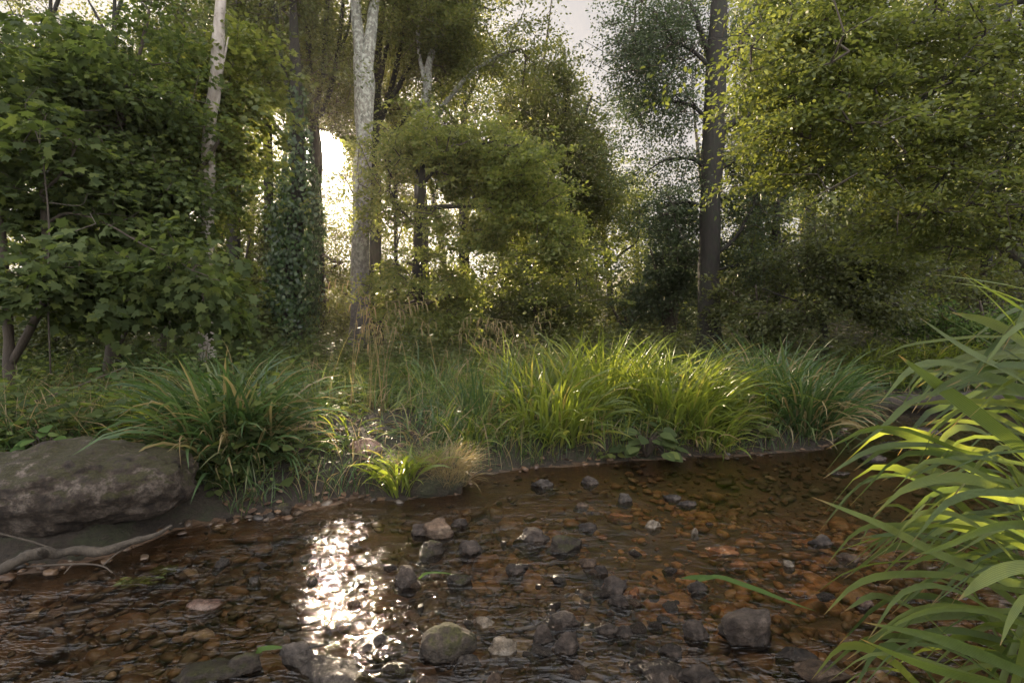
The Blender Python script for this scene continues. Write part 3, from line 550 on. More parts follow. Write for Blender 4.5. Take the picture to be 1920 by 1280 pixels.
tree('massive dark beech trunk rising from the far bank beside the open sky', 'beech', 11,
     [(1330, 668, 54), (1330, 620, 46), (1330, 520, 42), (1332, 400, 40), (1336, 290, 38), (1339, 200, 37), (1343, 110, 35), (1348, 30, 30), (1352, -60, 22), (1356, -180, 14), (1360, -300, 6)],
     [[(1340, 262, 20), (1362, 238, 16), (1392, 222, 14), (1440, 208, 12), (1490, 204, 9), (1530, 220, 6), (1560, 240, 4)], [(1344, 140, 16), (1375, 105, 12), (1400, 60, 10), (1440, 20, 7), (1470, -40, 4)],
      [(1338, 110, 12), (1318, 70, 10), (1300, 20, 8), (1270, -40, 5)], [(1345, 315, 11), (1372, 305, 8), (1395, 285, 6), (1400, 262, 3)], [(1338, 240, 10), (1300, 200, 7), (1250, 190, 5), (1200, 200, 3)],
      [(1338, 330, 8), (1300, 300, 6), (1250, 300, 4), (1215, 320, 2)], [(1336, 130, 9), (1290, 90, 7), (1230, 70, 5), (1180, 80, 3)], [(1336, 480, 9), (1375, 450, 8), (1405, 400, 6), (1430, 340, 4)],
      [(1334, 400, 7), (1295, 380, 5), (1250, 385, 3)], [(1332, 510, 6), (1370, 500, 5), (1420, 490, 3)]],
     [(1240, 30, 80, 60, 11, 1.2, 110), (1215, 110, 68, 55, 11, 1.1, 100), (1220, 200, 66, 55, 11, 1.1, 100), (1240, 280, 64, 50, 11, 1, 90), (1265, 350, 66, 40, 11, 1, 90), (1180, 150, 30, 90, 11, .8, 40), (1200, 270, 30, 50, 11, .8, 34), (1290, 130, 40, 80, 11.5, .8, 50),
      (1460, 60, 80, 80, 11.5, 1, 90), (1450, 190, 70, 70, 11.6, 1, 60), (1290, -80, 120, 70, 11, 1.6, 80), (1450, -60, 110, 60, 11, 1.6, 70), (1310, 260, 40, 60, 11.4, .8, 30), (1400, 380, 60, 50, 11.3, 1, 60),
      (1260, 420, 50, 50, 11.4, 1, 50), (1390, 480, 50, 60, 11.4, 1, 50)],
     mat='cool', lsize=.044, nl=52, srad=.4, name='great_beech', cull=.4, front=.35, sub=6, along=900, thin=.5, flat=.08)
# --- the near sycamores that fill the near bank's edge with big lobed leaves
tree('leaning sycamore with crooked double stem and big lobed leaves over the nettles', 'sycamore', 6.2,
     [(205, 668, 26), (214, 600, 18), (205, 540, 16), (195, 470, 15), (204, 330, 15), (222, 240, 12), (238, 170, 9), (262, 100, 7), (280, 20, 5)],
     [[(208, 300, 11), (208, 215, 8), (195, 160, 7), (165, 110, 6), (140, 40, 4)], [(214, 250, 7), (262, 200, 5), (285, 180, 4)], [(205, 560, 10), (225, 520, 8), (262, 480, 5), (300, 450, 3)],
      [(200, 360, 8), (150, 310, 6), (100, 270, 4)], [(200, 420, 8), (260, 370, 6), (330, 330, 4)]],
     [(120, 60, 130, 75, 6.2, .7, 70), (280, 60, 90, 80, 6.6, .7, 60), (100, 190, 110, 70, 6, .7, 60), (260, 200, 90, 75, 6.5, .7, 60), (200, 320, 120, 60, 6.3, .6, 60), (330, 340, 80, 60, 6.6, .6, 45),
      (110, 420, 110, 50, 6, .6, 45), (270, 440, 110, 40, 6.3, .6, 50)],
     leaf='lobed', lsize=.06, nl=58, srad=.36, mat='sycamore', bark='twig', name='sycamore', flat=.1, jit=.5, droop=.3, tip=.004, cull=.3, sub=5, along=230, thin=.62)
tree('sycamore with two dark stems beside the boulder, low boughs drooping over the bank', 'sycamore', 5.2,
     [(22, 690, 20), (14, 600, 15), (8, 520, 14), (2, 420, 12), (-20, 300, 10), (-30, 150, 7)],
     [[(22, 680, 14), (60, 610, 14), (92, 540, 13), (85, 440, 12), (78, 330, 11), (60, 270, 8), (20, 230, 5)], [(85, 420, 7), (130, 400, 5), (200, 420, 4), (290, 470, 3), (380, 500, 2)], [(92, 540, 6), (160, 500, 5), (260, 520, 3)],
      [(80, 360, 6), (120, 320, 4), (150, 260, 3)]],
     [(90, 500, 110, 40, 5, .5, 46), (230, 490, 110, 32, 5.2, .5, 46), (350, 530, 80, 32, 5.4, .5, 32), (170, 555, 120, 30, 5.4, .5, 36), (60, 380, 80, 50, 5.2, .5, 30), (30, 150, 90, 90, 5.2, .6, 40), (40, 280, 70, 60, 5.2, .5, 24),
      (60, 20, 120, 50, 5, .6, 34), (430, 585, 40, 16, 5.6, .4, 12)],
     leaf='lobed', lsize=.095, nl=28, srad=.32, mat='sycamore', bark='twig', name='sycamore', flat=.1, jit=.45, droop=.35, tip=.004, cull=.3, sub=4, along=60, thin=.75)
tree('young sycamore with pale yellow-green leaves hanging before the dead trunk', 'sycamore', 7.6,
     [(300, 660, 14), (310, 560, 12), (330, 460, 11), (350, 350, 9), (368, 260, 8), (385, 180, 6), (400, 90, 4)],
     [[(330, 450, 8), (365, 360, 8), (395, 300, 7), (420, 262, 5)], [(368, 260, 5), (420, 200, 4), (465, 150, 2)], [(350, 350, 5), (410, 310, 4), (445, 290, 2)]],
     [(430, 170, 55, 50, 7.6, .6, 36), (470, 100, 50, 50, 7.6, .6, 30), (430, 250, 50, 35, 7.6, .6, 28), (360, 130, 45, 70, 7.8, .6, 24), (370, 400, 60, 60, 8, .8, 60), (410, 370, 30, 40, 8, .6, 16), (395, 500, 50, 60, 8, .8, 40), (350, 240, 40, 50, 8, .6, 20)],
     leaf='lobed', lsize=.078, nl=42, srad=.38, mat='fresh', bark='twig', name='sycamore', flat=.1, jit=.5, droop=.3, tip=.004, cull=1, sub=4, along=110, thin=.65)
# bleached dead twigs standing out of the sycamores
def twig_thing(label, rows, Y, mat='dead', cat='dead branch', name='dead_branch', w=1.0):
    pts = [(*P(x, y, Y), r * w / 2 / F * Y) for x, y, r in rows[0]]
    o = np.array(pts[0][:3]); b = Bag()
    for ch in rows:
        q = resample([(*P(x, y, Y), r * w / 2 / F * Y) for x, y, r in ch], 24); V, f = ring_tube(q[:, :3], np.maximum(q[:, 3], .0015), 6, .2, 3); b.add(V, f)
    return link(name, b.mesh(name, M[mat], o, True), None, o, label, cat)
twig_thing('bare dead sapling with bleached curving twigs beside the sycamore stems', [[(95, 700, 8), (90, 560, 8), (92, 430, 8), (84, 330, 7), (75, 270, 6), (48, 215, 5), (0, 190, 3)], [(75, 270, 5), (76, 240, 4), (88, 215, 3)],
           [(48, 215, 5), (50, 190, 4), (72, 163, 3)], [(75, 288, 5), (40, 268, 4), (0, 262, 3)], [(92, 380, 5), (150, 385, 4), (165, 362, 2)]], 4.8, 'drift', w=.36)
twig_thing('dead oblique pole leaning up toward the dead trunk', [[(200, 700, 8), (262, 560, 8), (325, 376, 9), (372, 325, 9), (412, 262, 6)]], 6.8, 'twig')

# --- tree standing just out of frame whose boughs hang over the stream
tree('bough of bright leaves hanging over the stream from a beech at the frame edge', 'beech', 6,
     [(2180, 720, 90), (2170, 500, 80), (2150, 250, 70), (2130, 0, 60), (2120, -300, 50), (2110, -600, 30)],
     [[(2140, 60, 40), (2040, 10, 26), (1920, 0, 16), (1830, 28, 13), (1700, 48, 11), (1610, 62, 9), (1530, 82, 7), (1470, 100, 5), (1440, 120, 3)], [(2145, 120, 36), (2020, 60, 18), (1920, 82, 10), (1830, 132, 9), (1750, 172, 8), (1660, 240, 7), (1580, 290, 5), (1520, 300, 3)],
      [(1830, 132, 6), (1780, 200, 5), (1730, 270, 4), (1660, 330, 3)], [(1610, 62, 6), (1560, 20, 4), (1520, -30, 3)], [(2145, 200, 30), (2040, 170, 18), (1960, 190, 9), (1900, 260, 7), (1880, 340, 5), (1850, 400, 3)], [(1700, 48, 6), (1640, 120, 5), (1560, 190, 4), (1490, 220, 2)], [(1920, 82, 8), (1860, 180, 6), (1790, 300, 5), (1720, 400, 3)], [(1960, 190, 8), (1940, 330, 6), (1900, 450, 3)]],
     [(1560, 60, 110, 55, 5.6, .6, 90), (1700, 100, 110, 60, 5.8, .6, 90), (1520, 150, 80, 45, 5.4, .6, 60), (1590, 190, 110, 50, 5.6, .6, 80), (1720, 230, 90, 50, 5.8, .6, 60), (1850, 90, 90, 90, 6, .7, 80), (1860, 240, 80, 60, 6, .6, 50),
      (1500, 230, 60, 30, 5.4, .5, 26), (1560, 290, 90, 40, 5.6, .5, 46), (1690, 330, 90, 40, 5.8, .5, 40), (1600, -50, 160, 60, 5.8, .7, 60), (1470, 60, 50, 40, 5.6, .5, 20), (1880, 350, 60, 60, 6, .5, 26), (1500, 330, 110, 40, 6.2, .6, 34), (1650, 410, 130, 45, 6.4, .6, 46), (1800, 450, 90, 50, 6.4, .6, 34), (1450, 280, 50, 50, 6, .5, 16)],
     leaf='oval', lsize=.058, nl=46, srad=.3, mat='fresh', name='overhanging_beech', cull=.5, flat=.06, droop=.2, jit=.5, sub=7, along=620, thin=.5)
tree('small dark hazel with forked stem on the far bank, trunk foot in the grasses', 'small tree', 9,
     [(1545, 700, 16), (1546, 640, 14), (1543, 590, 12), (1550, 560, 10), (1562, 525, 8), (1570, 480, 5)], [[(1543, 600, 8), (1528, 565, 7), (1510, 540, 5), (1495, 500, 3)], [(1550, 560, 6), (1600, 530, 4), (1640, 500, 3)], [(1546, 580, 5), (1480, 560, 4), (1430, 540, 2)]],
     [(1560, 480, 90, 50, 9, .8, 80), (1480, 520, 70, 45, 9, .7, 55), (1630, 500, 70, 45, 9.2, .7, 50), (1560, 560, 110, 35, 9, .8, 70), (1470, 590, 60, 25, 9, .6, 26), (1640, 580, 60, 25, 9, .6, 26), (1600, 400, 60, 40, 9.4, .7, 30)],
     mat='dull', name='hazel', nl=64, srad=.3, lsize=.048, cull=.6)
def shrub(label, px, py, Y, rx, ry, n, mat, lsize, nl=60, srad=.35, name='shrub', leaf='rhomb', **k):
    stems = [[(px + a * .1, py, 8), (px + a * .5, py - ry * .9, 6), (px + a, py - ry * 1.5, 3)] for a in (-rx * .6, -rx * .2, rx * .3, rx * .7)]
    return tree(label, 'shrub', Y, [(px, py, 10), (px + 3, py - ry * .7, 8), (px - 3, py - ry * 1.7, 3)], stems, [(px, py - ry, rx, ry, Y, rx / F * Y * .8, n)], mat=mat, lsize=lsize, nl=nl, srad=srad, name=name, leaf=leaf, bark='twig', **k)
shrub('fresh green hazel bush in the middle of the glade', 1000, 650, 15, 95, 75, 130, 'fresh', .08, cull=1)
shrub('bushy layered evergreen at the end of the glade', 1180, 660, 17, 60, 60, 110, 'beech', .08, cull=.3, flat=.06)
shrub('bluish drooping bush against the massive beech trunk', 1255, 660, 13.5, 60, 130, 150, 'cool', .07)
shrub('dark bush in shade between the young beech and the glade', 900, 668, 14, 60, 60, 70, 'dull', .07)
shrub('dark undershrub at the foot of the massive beech', 1420, 670, 10, 75, 80, 90, 'dull', .055, srad=.3)
shrub('feathery dark conifer on the far hillside', 1690, 560, 14, 60, 110, 130, 'cool', .06, flat=.05, name='conifer')
shrub('yellow-green bush catching light on the far hillside', 1790, 540, 16, 70, 80, 110, 'beech', .07)
shrub('low bramble thicket on the hillside behind the great sedge', 1840, 640, 9, 110, 45, 90, 'herb', .05)
shrub('shaded bush behind the lichen trunk', 640, 640, 15, 50, 40, 50, 'dull', .07, cull=.3)
shrub('dim bush under the sycamores by the ivy trunk', 440, 650, 9.5, 60, 50, 60, 'dull', .06)
shrub('dark shrub deep under the sycamore boughs', 130, 660, 8, 110, 50, 80, 'dull', .06)
def bgtree(label, px, Y, top, rx, mat, n, low=560, lean=0, lsize=None, leaf='rhomb', w=22, **k):
    rng = np.random.default_rng(int(abs(px) * 3 + Y)); h = low - top; lsize = lsize or .0042 * Y
    tr = [(px, 650, w), (px + lean * .3, low, w * .9), (px + lean * .6, low - h * .35, w * .75), (px + lean, low - h * .7, w * .45), (px + lean * 1.1, top + 10, w * .15)]
    limbs = []
    for q in range(7):
        t = .15 + .11 * q; s = (-1) ** q; x0 = px + lean * (t * .8 + .2); y0 = low - h * t; e = rx * (.9 - .5 * t) * s
        limbs.append([(x0, y0, w * .35), (x0 + e * .4, y0 - h * .10, w * .25), (x0 + e, y0 - h * .17 + 20 * rng.normal(), w * .1)])
    bl = []
    for q in range(7):
        t = q / 6; bl.append((px + lean * t + rx * .35 * rng.normal() * (1 - t), top + (1 - t) * h * .9, rx * (.85 - .35 * t), h * .17, Y + .6 * rng.normal(), rx / F * Y * .8, n // 7))
    return tree(label, 'tree', Y, tr, limbs, bl, leaf=leaf, lsize=lsize, mat=mat, srad=.035 * Y if Y < 20 else .03 * Y, nl=k.pop('nl', 60), name='woodland_tree', **k)
bgtree('tall shaded tree filling the gap left of the dead trunk', 330, 13, -60, 110, 'dull', 150)
bgtree('tall tree half hidden behind the leaning sycamore', 215, 12, -80, 110, 'beech', 150)
bgtree('tree with dark crown behind the double-stemmed sycamore', 95, 11, -80, 120, 'dull', 150)
bgtree('wide tree at the edge of the wood behind the dead sapling', -20, 10, -80, 120, 'dull', 100)
bgtree('slender tree between dead trunk and straight dark trunk', 405, 17, -60, 80, 'beech', 110)
bgtree('hazy tree behind the pale-patched beech', 870, 22, -40, 110, 'beech', 150, lsize=.085)
bgtree('rounded tree between the young beech and the domed beech', 950, 24, 160, 90, 'cool', 120, lsize=.095)
bgtree('faint small tree low beside the open sky', 1195, 30, 350, 45, 'fresh', 60, low=600, lsize=.11, w=8, cull=0)
bgtree('shaded tree just beyond the massive beech', 1420, 15, -40, 80, 'dull', 130, lsize=.065)
bgtree('yellow-lit tree in the middle of the far hillside wood', 1520, 19, -60, 100, 'fresh', 140, lsize=.075)
bgtree('tree behind the hazel on the far hillside', 1630, 17, 60, 90, 'beech', 130, lsize=.07)
bgtree('tall hillside tree behind the hanging boughs', 1740, 20, -60, 100, 'beech', 130, lsize=.08)
bgtree('crooked sloping tree near the top of the hillside', 1905, 15, -60, 110, 'beech', 130, low=500, lean=-60, lsize=.065)
bgtree('sunlit hillside tree behind the bramble thicket', 1830, 23, 40, 100, 'fresh', 120, low=480, lsize=.09)

bgtree('warm backlit tree just behind the lichen trunk', 676, 18, -60, 90, 'beech', 170, lsize=.07, w=10)
bgtree('sunlit tree between the lichen trunk and the young beech', 742, 17, -60, 60, 'beech', 150, lsize=.065, w=9)
bgtree('backlit tree behind the many-stemmed one', 545, 19, -60, 100, 'beech', 170, lsize=.07, w=10)
bgtree('broad low beech filling the gap right behind the young beech', 985, 17, 330, 100, 'fresh', 110, low=620, lsize=.075)
bgtree('leafy understorey beech between hazel and massive beech', 1455, 12, 240, 90, 'fresh', 130, low=620, lsize=.06, cull=0)
bgtree('drooping understorey beech over the hillside edge', 1690, 11, 260, 120, 'fresh', 170, low=600, lsize=.058, cull=0)
bgtree('lime understorey beech near the crooked sloping tree', 1850, 12, 300, 100, 'beech', 130, low=560, lsize=.06, cull=0)
bgtree('feathery ash at the edge of the glade beside the massive beech', 1270, 19, 400, 60, 'cool', 80, low=630, lsize=.07, w=12, cull=0)
# --- wood beyond: far enough to read as one mass
def far_wood():
    rng = np.random.default_rng(4); b = Bag(); tb = Bag()
    def patch(n, x0, x1, y0, y1, Y0, Y1, size, k=70, srad=1.2):
        Y = Y0 + (Y1 - Y0) * rng.random(n); px = x0 + (x1 - x0) * rng.random(n); py = y0 + (y1 - y0) * rng.random(n) ** .8
        c = np.stack([(px - 960) / F * Y, Y, HC - (py - HZ) / F * Y], -1); d = nrm(rng.normal(size=c.shape)); V, f = spray_leaves(c, d, k, srad, size, rng, 'rhomb', .2, .8, .2, 1); b.add(V, f)
    patch(700, -250, 640, -150, 640, 26, 36, .17); patch(500, 640, 960, -150, 640, 28, 38, .18); patch(140, 940, 1090, 330, 640, 34, 42, .2)
    patch(800, 1330, 2150, -150, 620, 26, 38, .18); patch(260, 1190, 1420, 440, 640, 28, 38, .18); patch(110, 1080, 1200, 530, 640, 36, 44, .2); patch(60, 580, 660, 420, 640, 26, 34, .15)
    patch(900, -150, 2050, 470, 655, 17, 24, .1, 60, .6); patch(160, 840, 1320, 560, 650, 15, 19, .085, 60, .45)
    patch(520, 680, 1130, 390, 640, 18, 24, .11, 60, .6); patch(700, 1340, 2000, 280, 610, 18, 26, .11, 60, .65); patch(460, 370, 600, 120, 600, 16, 22, .1, 60, .5); patch(160, 690, 780, 60, 420, 18, 23, .1, 60, .5); patch(500, -120, 420, 60, 620, 13, 20, .09, 60, .5)
    for px in list(range(-200, 560, 43)) + list(range(830, 980, 47)) + list(range(1350, 2100, 51)):
        Y = 27 + 10 * rng.random(); x = (px + 20 * rng.normal() - 960) / F * Y; z0 = zat(x, Y) - .2; H = 14 + 6 * rng.random(); ln = rng.normal() * 1.2
        q = resample([(x, Y, z0, .26), (x + ln * .4, Y, z0 + H * .4, .2), (x + ln, Y, z0 + H * .75, .1), (x + ln * 1.3, Y, z0 + H, .03)], 10)
        V, f = ring_tube(q[:, :3], q[:, 3], 6); tb.add(V, f)
    o = link('woods', b.mesh('woods', M['beech']), kind='stuff', label='dense leafy wood seen between the nearer trees', cat='woodland')
    link('trunks', tb.mesh('trunks', M['bark']), o)
far_wood()

# ------------------------------------------------------------------ sedges and grasses
def ribbon(path, w, side, seg_w, fold=.18):
    """path (n,s,3), w (n,), side (n,s,3) unit, seg_w (s,): folded blades"""
    n, s, _ = path.shape; t = nrm(np.gradient(path, axis=1)); sd = nrm(side - (side * t).sum(-1, keepdims=True) * t); nm = np.cross(t, sd)
    hw = (w[:, None] * seg_w[None])[..., None] / 2
    V = np.stack([path - sd * hw, path - nm * hw * fold * 2, path + sd * hw], 2); V = V.reshape(-1, 3)
    i = (np.arange(n) * s * 3)[:, None] + (np.arange(s - 1) * 3)[None]; i = i.reshape(-1)
    return V, [np.concatenate([np.stack([i, i + 1, i + 4, i + 3], -1), np.stack([i + 1, i + 2, i + 5, i + 4], -1)])]
def arcs(root, az, L, th0, bend, w, rng, s=8, clamp=True, fold=.18):
    n = len(root); t = np.linspace(0, 1, s); th = th0[:, None] + bend[:, None] * t[None] ** 1.5
    a = az[:, None] + .35 * rng.normal(size=(n, 1)) * t[None] ** 2
    d = np.stack([np.sin(th) * np.cos(a), np.sin(th) * np.sin(a), np.cos(th)], -1) * (L / (s - 1))[:, None, None]
    p = root[:, None] + np.concatenate([np.zeros((n, 1, 3)), np.cumsum(d[:, :-1], 1)], 1)
    if s > 4 and not SKIP[0]:
        r1 = np.random.default_rng(5); st = r1.bit_generator.state; k = low_gap(p[:, -1], r1); r1.bit_generator.state = st; k &= low_gap(p[:, s // 2], r1)
        root, az, L, th0, bend, w, p, a, t = root[k], az[k], L[k], th0[k], bend[k], w[k], p[k], a[k], t; n = int(k.sum())
    if clamp:
        g = gz(p[..., 0], p[..., 1]); p[..., 2] = np.maximum(p[..., 2], np.maximum(g, -.005) + .012)
    tw = 1.0 * rng.normal(size=(n, 1)) * t[None] + .3 * rng.normal(size=(n, 1)); sd = np.stack([-np.sin(a), np.cos(a), np.zeros_like(a)], -1); up = np.cross(nrm(np.gradient(p, axis=1)), sd)
    sd = sd * np.cos(tw)[..., None] + up * np.sin(tw)[..., None]
    prof = np.clip(np.minimum(.45 + 1.6 * t, 1.9 * (1 - t) ** .75), .03, 1)
    return ribbon(p, w, sd, prof, fold)
SKIP = [False]
def clump(label, px, Y, n, L, rr, mat, w=.011, lean=(0, 0), spread=(.05, .6), bend=(.9, 2.2), name='sedge_clump', cat='sedge', dry=0, extra=None, z=None, group=None, dead=.0):
    rng = np.random.default_rng(sum(map(ord, label))); x = (px - 960) / F * Y; z0 = zat(x, Y) if z is None else z; o = np.array([x, Y, z0])
    n = int(n * .72) if w > .005 else n; w = w * 1.55 if w > .005 else w
    def go(n, m, L, w, nm, parent, sp, bd):
        r = rr * np.sqrt(rng.random(n)); a0 = rng.random(n) * 2 * np.pi; q = o[:2] + np.stack([r * np.cos(a0), r * np.sin(a0)], -1)
        zz = gz(q[:, 0], q[:, 1]); zz = np.maximum(zz, z0 - .08) if z is None else np.full(n, z0) - .12 * (r / rr) ** 2
        root = np.stack([q[:, 0], q[:, 1], zz - .02], -1); az = a0 + .7 * rng.normal(size=n)
        if lean != (0, 0): v = np.stack([np.cos(az), np.sin(az)], -1) + np.array(lean); az = np.arctan2(v[:, 1], v[:, 0])
        LL = L * (.45 + .65 * rng.random(n)); th0 = sp[0] + (sp[1] - sp[0]) * rng.random(n) * (.4 + .6 * r / rr); bd = bd[0] + (bd[1] - bd[0]) * rng.random(n) ** 1.2
        V, f = arcs(root, az, LL, th0, bd, w * (.6 + .6 * rng.random(n)), rng); b = Bag(); b.add(V, f)
        me = b.mesh(nm, M[m], o)
        return link(nm, me, parent)
    root = link(name, None, None, o, label, cat, group)
    go(n, mat, L, w, 'leaves', root, spread, bend)
    if group: go(int(n * .4), mat, L * .72, w, 'outer_leaves', root, (.5, 1.25), (1.0, 1.9))
    if dead: go(int(n * dead), 'straw', L * .85, w * .8, 'dry_leaves', root, (.3, .8), (1.6, 2.6))
    return root
G = 'sedge clumps along the far bank'
clump('lime-green sedge arching beside the mossy boulder', 335, 3.8, 300, .62, .24, 'sedge', .013, (-.2, -.5), group=G)
clump('low lime sedge spilling behind the end of the boulder', 262, 4.3, 150, .55, .2, 'sedge', .011, (-.4, -.3), group=G)
SKIP[0] = True
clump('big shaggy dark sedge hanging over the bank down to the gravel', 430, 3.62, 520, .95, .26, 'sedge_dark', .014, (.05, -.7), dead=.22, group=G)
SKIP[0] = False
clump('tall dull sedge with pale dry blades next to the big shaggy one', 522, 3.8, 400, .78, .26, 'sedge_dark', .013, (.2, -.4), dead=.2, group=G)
SKIP[0] = False
clump('upright sunlit sedge below the ivy-clad tree', 600, 4.9, 220, .95, .22, 'sedge', .010, spread=(.02, .3), bend=(.3, 1.3), group=G)
clump('backlit yellow-green sedge in front of the lichen trunk', 705, 4.9, 240, .55, .24, 'sedge', .010, spread=(.02, .3), bend=(.3, 1.4), dead=.15, group=G)
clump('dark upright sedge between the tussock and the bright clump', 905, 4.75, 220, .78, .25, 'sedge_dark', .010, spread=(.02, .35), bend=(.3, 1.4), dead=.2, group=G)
clump('dense glossy sedge mound above the little mud beach', 1035, 4.72, 620, .82, .36, 'sedge', .014, (0, -.35), bend=(1.0, 2.2), group=G)
clump('tall yellow-lit sedge behind the glossy mound', 1010, 5.5, 340, .95, .4, 'sedge', .012, bend=(.5, 1.6), group=G)
clump('bright sedge topping the bank in the middle', 1130, 5.3, 420, 1.02, .4, 'sedge', .013, (.1, -.2), bend=(.6, 1.8), group=G)
clump('sunlit sedge fountain above the broad-leaved plant', 1265, 4.95, 520, 1.0, .34, 'sedge', .013, (.1, -.45), bend=(.8, 2.1), group=G)
clump('lit sedge curving toward the shaded one on its far side', 1345, 5.3, 320, .85, .34, 'sedge', .012, (.5, -.3), group=G)
clump('small drooping sedge rooted at the foot of the sunlit fountain', 1330, 4.72, 190, .6, .2, 'sedge', .010, (.2, -.5), dead=.2, group=G)
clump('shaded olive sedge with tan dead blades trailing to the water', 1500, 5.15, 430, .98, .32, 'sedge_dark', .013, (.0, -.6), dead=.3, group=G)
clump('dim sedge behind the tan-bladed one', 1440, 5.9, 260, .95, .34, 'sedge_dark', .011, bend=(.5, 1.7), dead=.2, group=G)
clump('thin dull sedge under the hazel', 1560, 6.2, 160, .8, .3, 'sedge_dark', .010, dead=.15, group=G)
for k, (lb, px, Y, n, L) in enumerate([('bright low sedge just past the hazel foot', 1625, 8.4, 260, .8), ('bright sedge on the bank above the dark pool', 1715, 8.6, 240, .8), ('lime sedge by the hillside edge over the dark pool', 1790, 8.6, 260, .85),
        ('dim sedge half behind the great sedge blades', 1880, 8.8, 240, .85), ('small sedge overhanging the dark water', 1660, 7.9, 160, .6)]):
    clump(lb, px, Y, n, L, .38, 'sedge', .014, (-.1, -.3), group=G)
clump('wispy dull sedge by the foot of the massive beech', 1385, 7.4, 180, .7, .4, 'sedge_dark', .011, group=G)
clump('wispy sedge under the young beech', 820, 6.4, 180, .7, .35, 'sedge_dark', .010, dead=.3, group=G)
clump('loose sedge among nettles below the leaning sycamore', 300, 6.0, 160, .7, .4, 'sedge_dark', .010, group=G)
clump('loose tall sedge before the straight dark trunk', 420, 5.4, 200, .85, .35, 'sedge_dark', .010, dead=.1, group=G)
# small peaty island at the water's edge carrying two plants
def lump(name, c, dims, mat, seed, sub=4, amp=.18, f=1.2, cuts=0, yaw=0, flat_bottom=None, fn=None):
    import bmesh
    bm = bmesh.new(); bmesh.ops.create_icosphere(bm, subdivisions=sub, radius=1); V = np.array([v.co for v in bm.verts]); Fc = np.array([[v.index for v in f_.verts] for f_ in bm.faces]); bm.free()
    rng = np.random.default_rng(seed)
    for k in range(cuts):
        nn = rng.normal(size=3); nn[2] *= .7; nn /= np.linalg.norm(nn); h = .55 + .25 * rng.random(); dd = V @ nn; V = V - nn[None] * np.maximum(0, dd - h)[:, None] * .97
    V = V * (1 + amp * fbm(V, f, 5, seed))[:, None]; V += .012 * np.stack([noise(V, 9, seed + k) for k in range(3)], -1)
    if fn: V = fn(V)
    V = V * np.array(dims); cy, sy = math.cos(yaw), math.sin(yaw); V = V @ np.array([[cy, sy, 0], [-sy, cy, 0], [0, 0, 1]])
    return mesh_np(name, V, [Fc], M[mat], True)
tb = WX(800, 900); tb = np.array([tb[0] + .02, 3.62, 0.0])
t_ = link('grass_tussock', None, None, tb, 'earth tussock with tufts of grass jutting into the stream', 'tussock')
link('earth_mound', lump('earth_mound', 0, (.30, .17, .15), 'soil', 5, amp=.3), t_, (0, 0, .04))
clump('small lime sedge with wide arching blades on the earth tussock', 752, 3.5, 130, .46, .09, 'sedge', .014, (-.15, -.3), spread=(.05, .8), bend=(1.2, 2.4), z=.13, cat='sedge')
clump('pale hair-fine grass tuft crowning the earth tussock', 842, 3.62, 900, .34, .13, 'straw', .0028, (.15, -.1), spread=(.05, 1.0), bend=(.8, 2.0), name='grass_tuft', cat='grass tuft', z=.18)
clump('green fine grass tuft behind the small lime sedge', 800, 3.72, 420, .36, .12, 'sedge', .0035, spread=(.05, .7), bend=(.5, 1.8), name='grass_tuft', cat='grass tuft', z=.17)
# flowering stalks with hanging spikes
def stalks(label, px, Y, n, H, spread):
    rng = np.random.default_rng(int(px)); x = (px - 960) / F * Y; o = np.array([x, Y, zat(x, Y)]); root = link('pendulous_sedge', None, None, o, label, 'sedge'); b = Bag(); sp = Bag()
    for k in range(n):
        r0 = o + np.array([spread * .5 * rng.normal(), .1 * rng.normal(), 0]); a = rng.random() * 6.28; h = H * (.7 + .4 * rng.random()); dr = np.array([math.cos(a), math.sin(a) * .4, 0])
        q = resample([r0, r0 + dr * .06 * h + [0, 0, h * .5], r0 + dr * .2 * h + [0, 0, h * .92], r0 + dr * .45 * h + [0, 0, h]], 14); V, f = ring_tube(q, np.linspace(.0028, .001, 14), 4); b.add(V, f)
        for j in range(4):
            s0 = q[13 - j * 2]; L = .07 + .05 * rng.random(); e = resample([s0, s0 + dr * .02 + [0, 0, -.01], s0 + dr * .035 + [0, 0, -L]], 6); V, f = ring_tube(e, [.001, .002, .0045, .005, .004, .001], 5); sp.add(V, f)
    link('stems', b.mesh('stems', M['straw'], o), root); link('spikes', sp.mesh('spikes', M['straw'], o), root)
clump('short fresh sedge in the sunny gap behind the earth tussock', 655, 4.15, 240, .42, .3, 'sedge', .010, (0, -.2), group=G)
clump('short mixed sedge above the tussock with reddish stubble', 790, 4.35, 240, .45, .3, 'sedge_dark', .009, (0, -.2), dead=.4, group=G)
clump('small sedge at the corner of the little mud beach', 880, 4.3, 170, .4, .2, 'sedge', .009, (.1, -.3), group=G)
stalks('tall flowering stalks with hanging brown spikes before the lichen trunk', 700, 4.9, 16, 1.18, .35)
stalks('few nodding seed stalks beside the young beech foot', 860, 5.2, 8, .95, .3)
stalks('seed stalks rising behind the glossy sedge mound', 950, 5.2, 9, 1.0, .25)

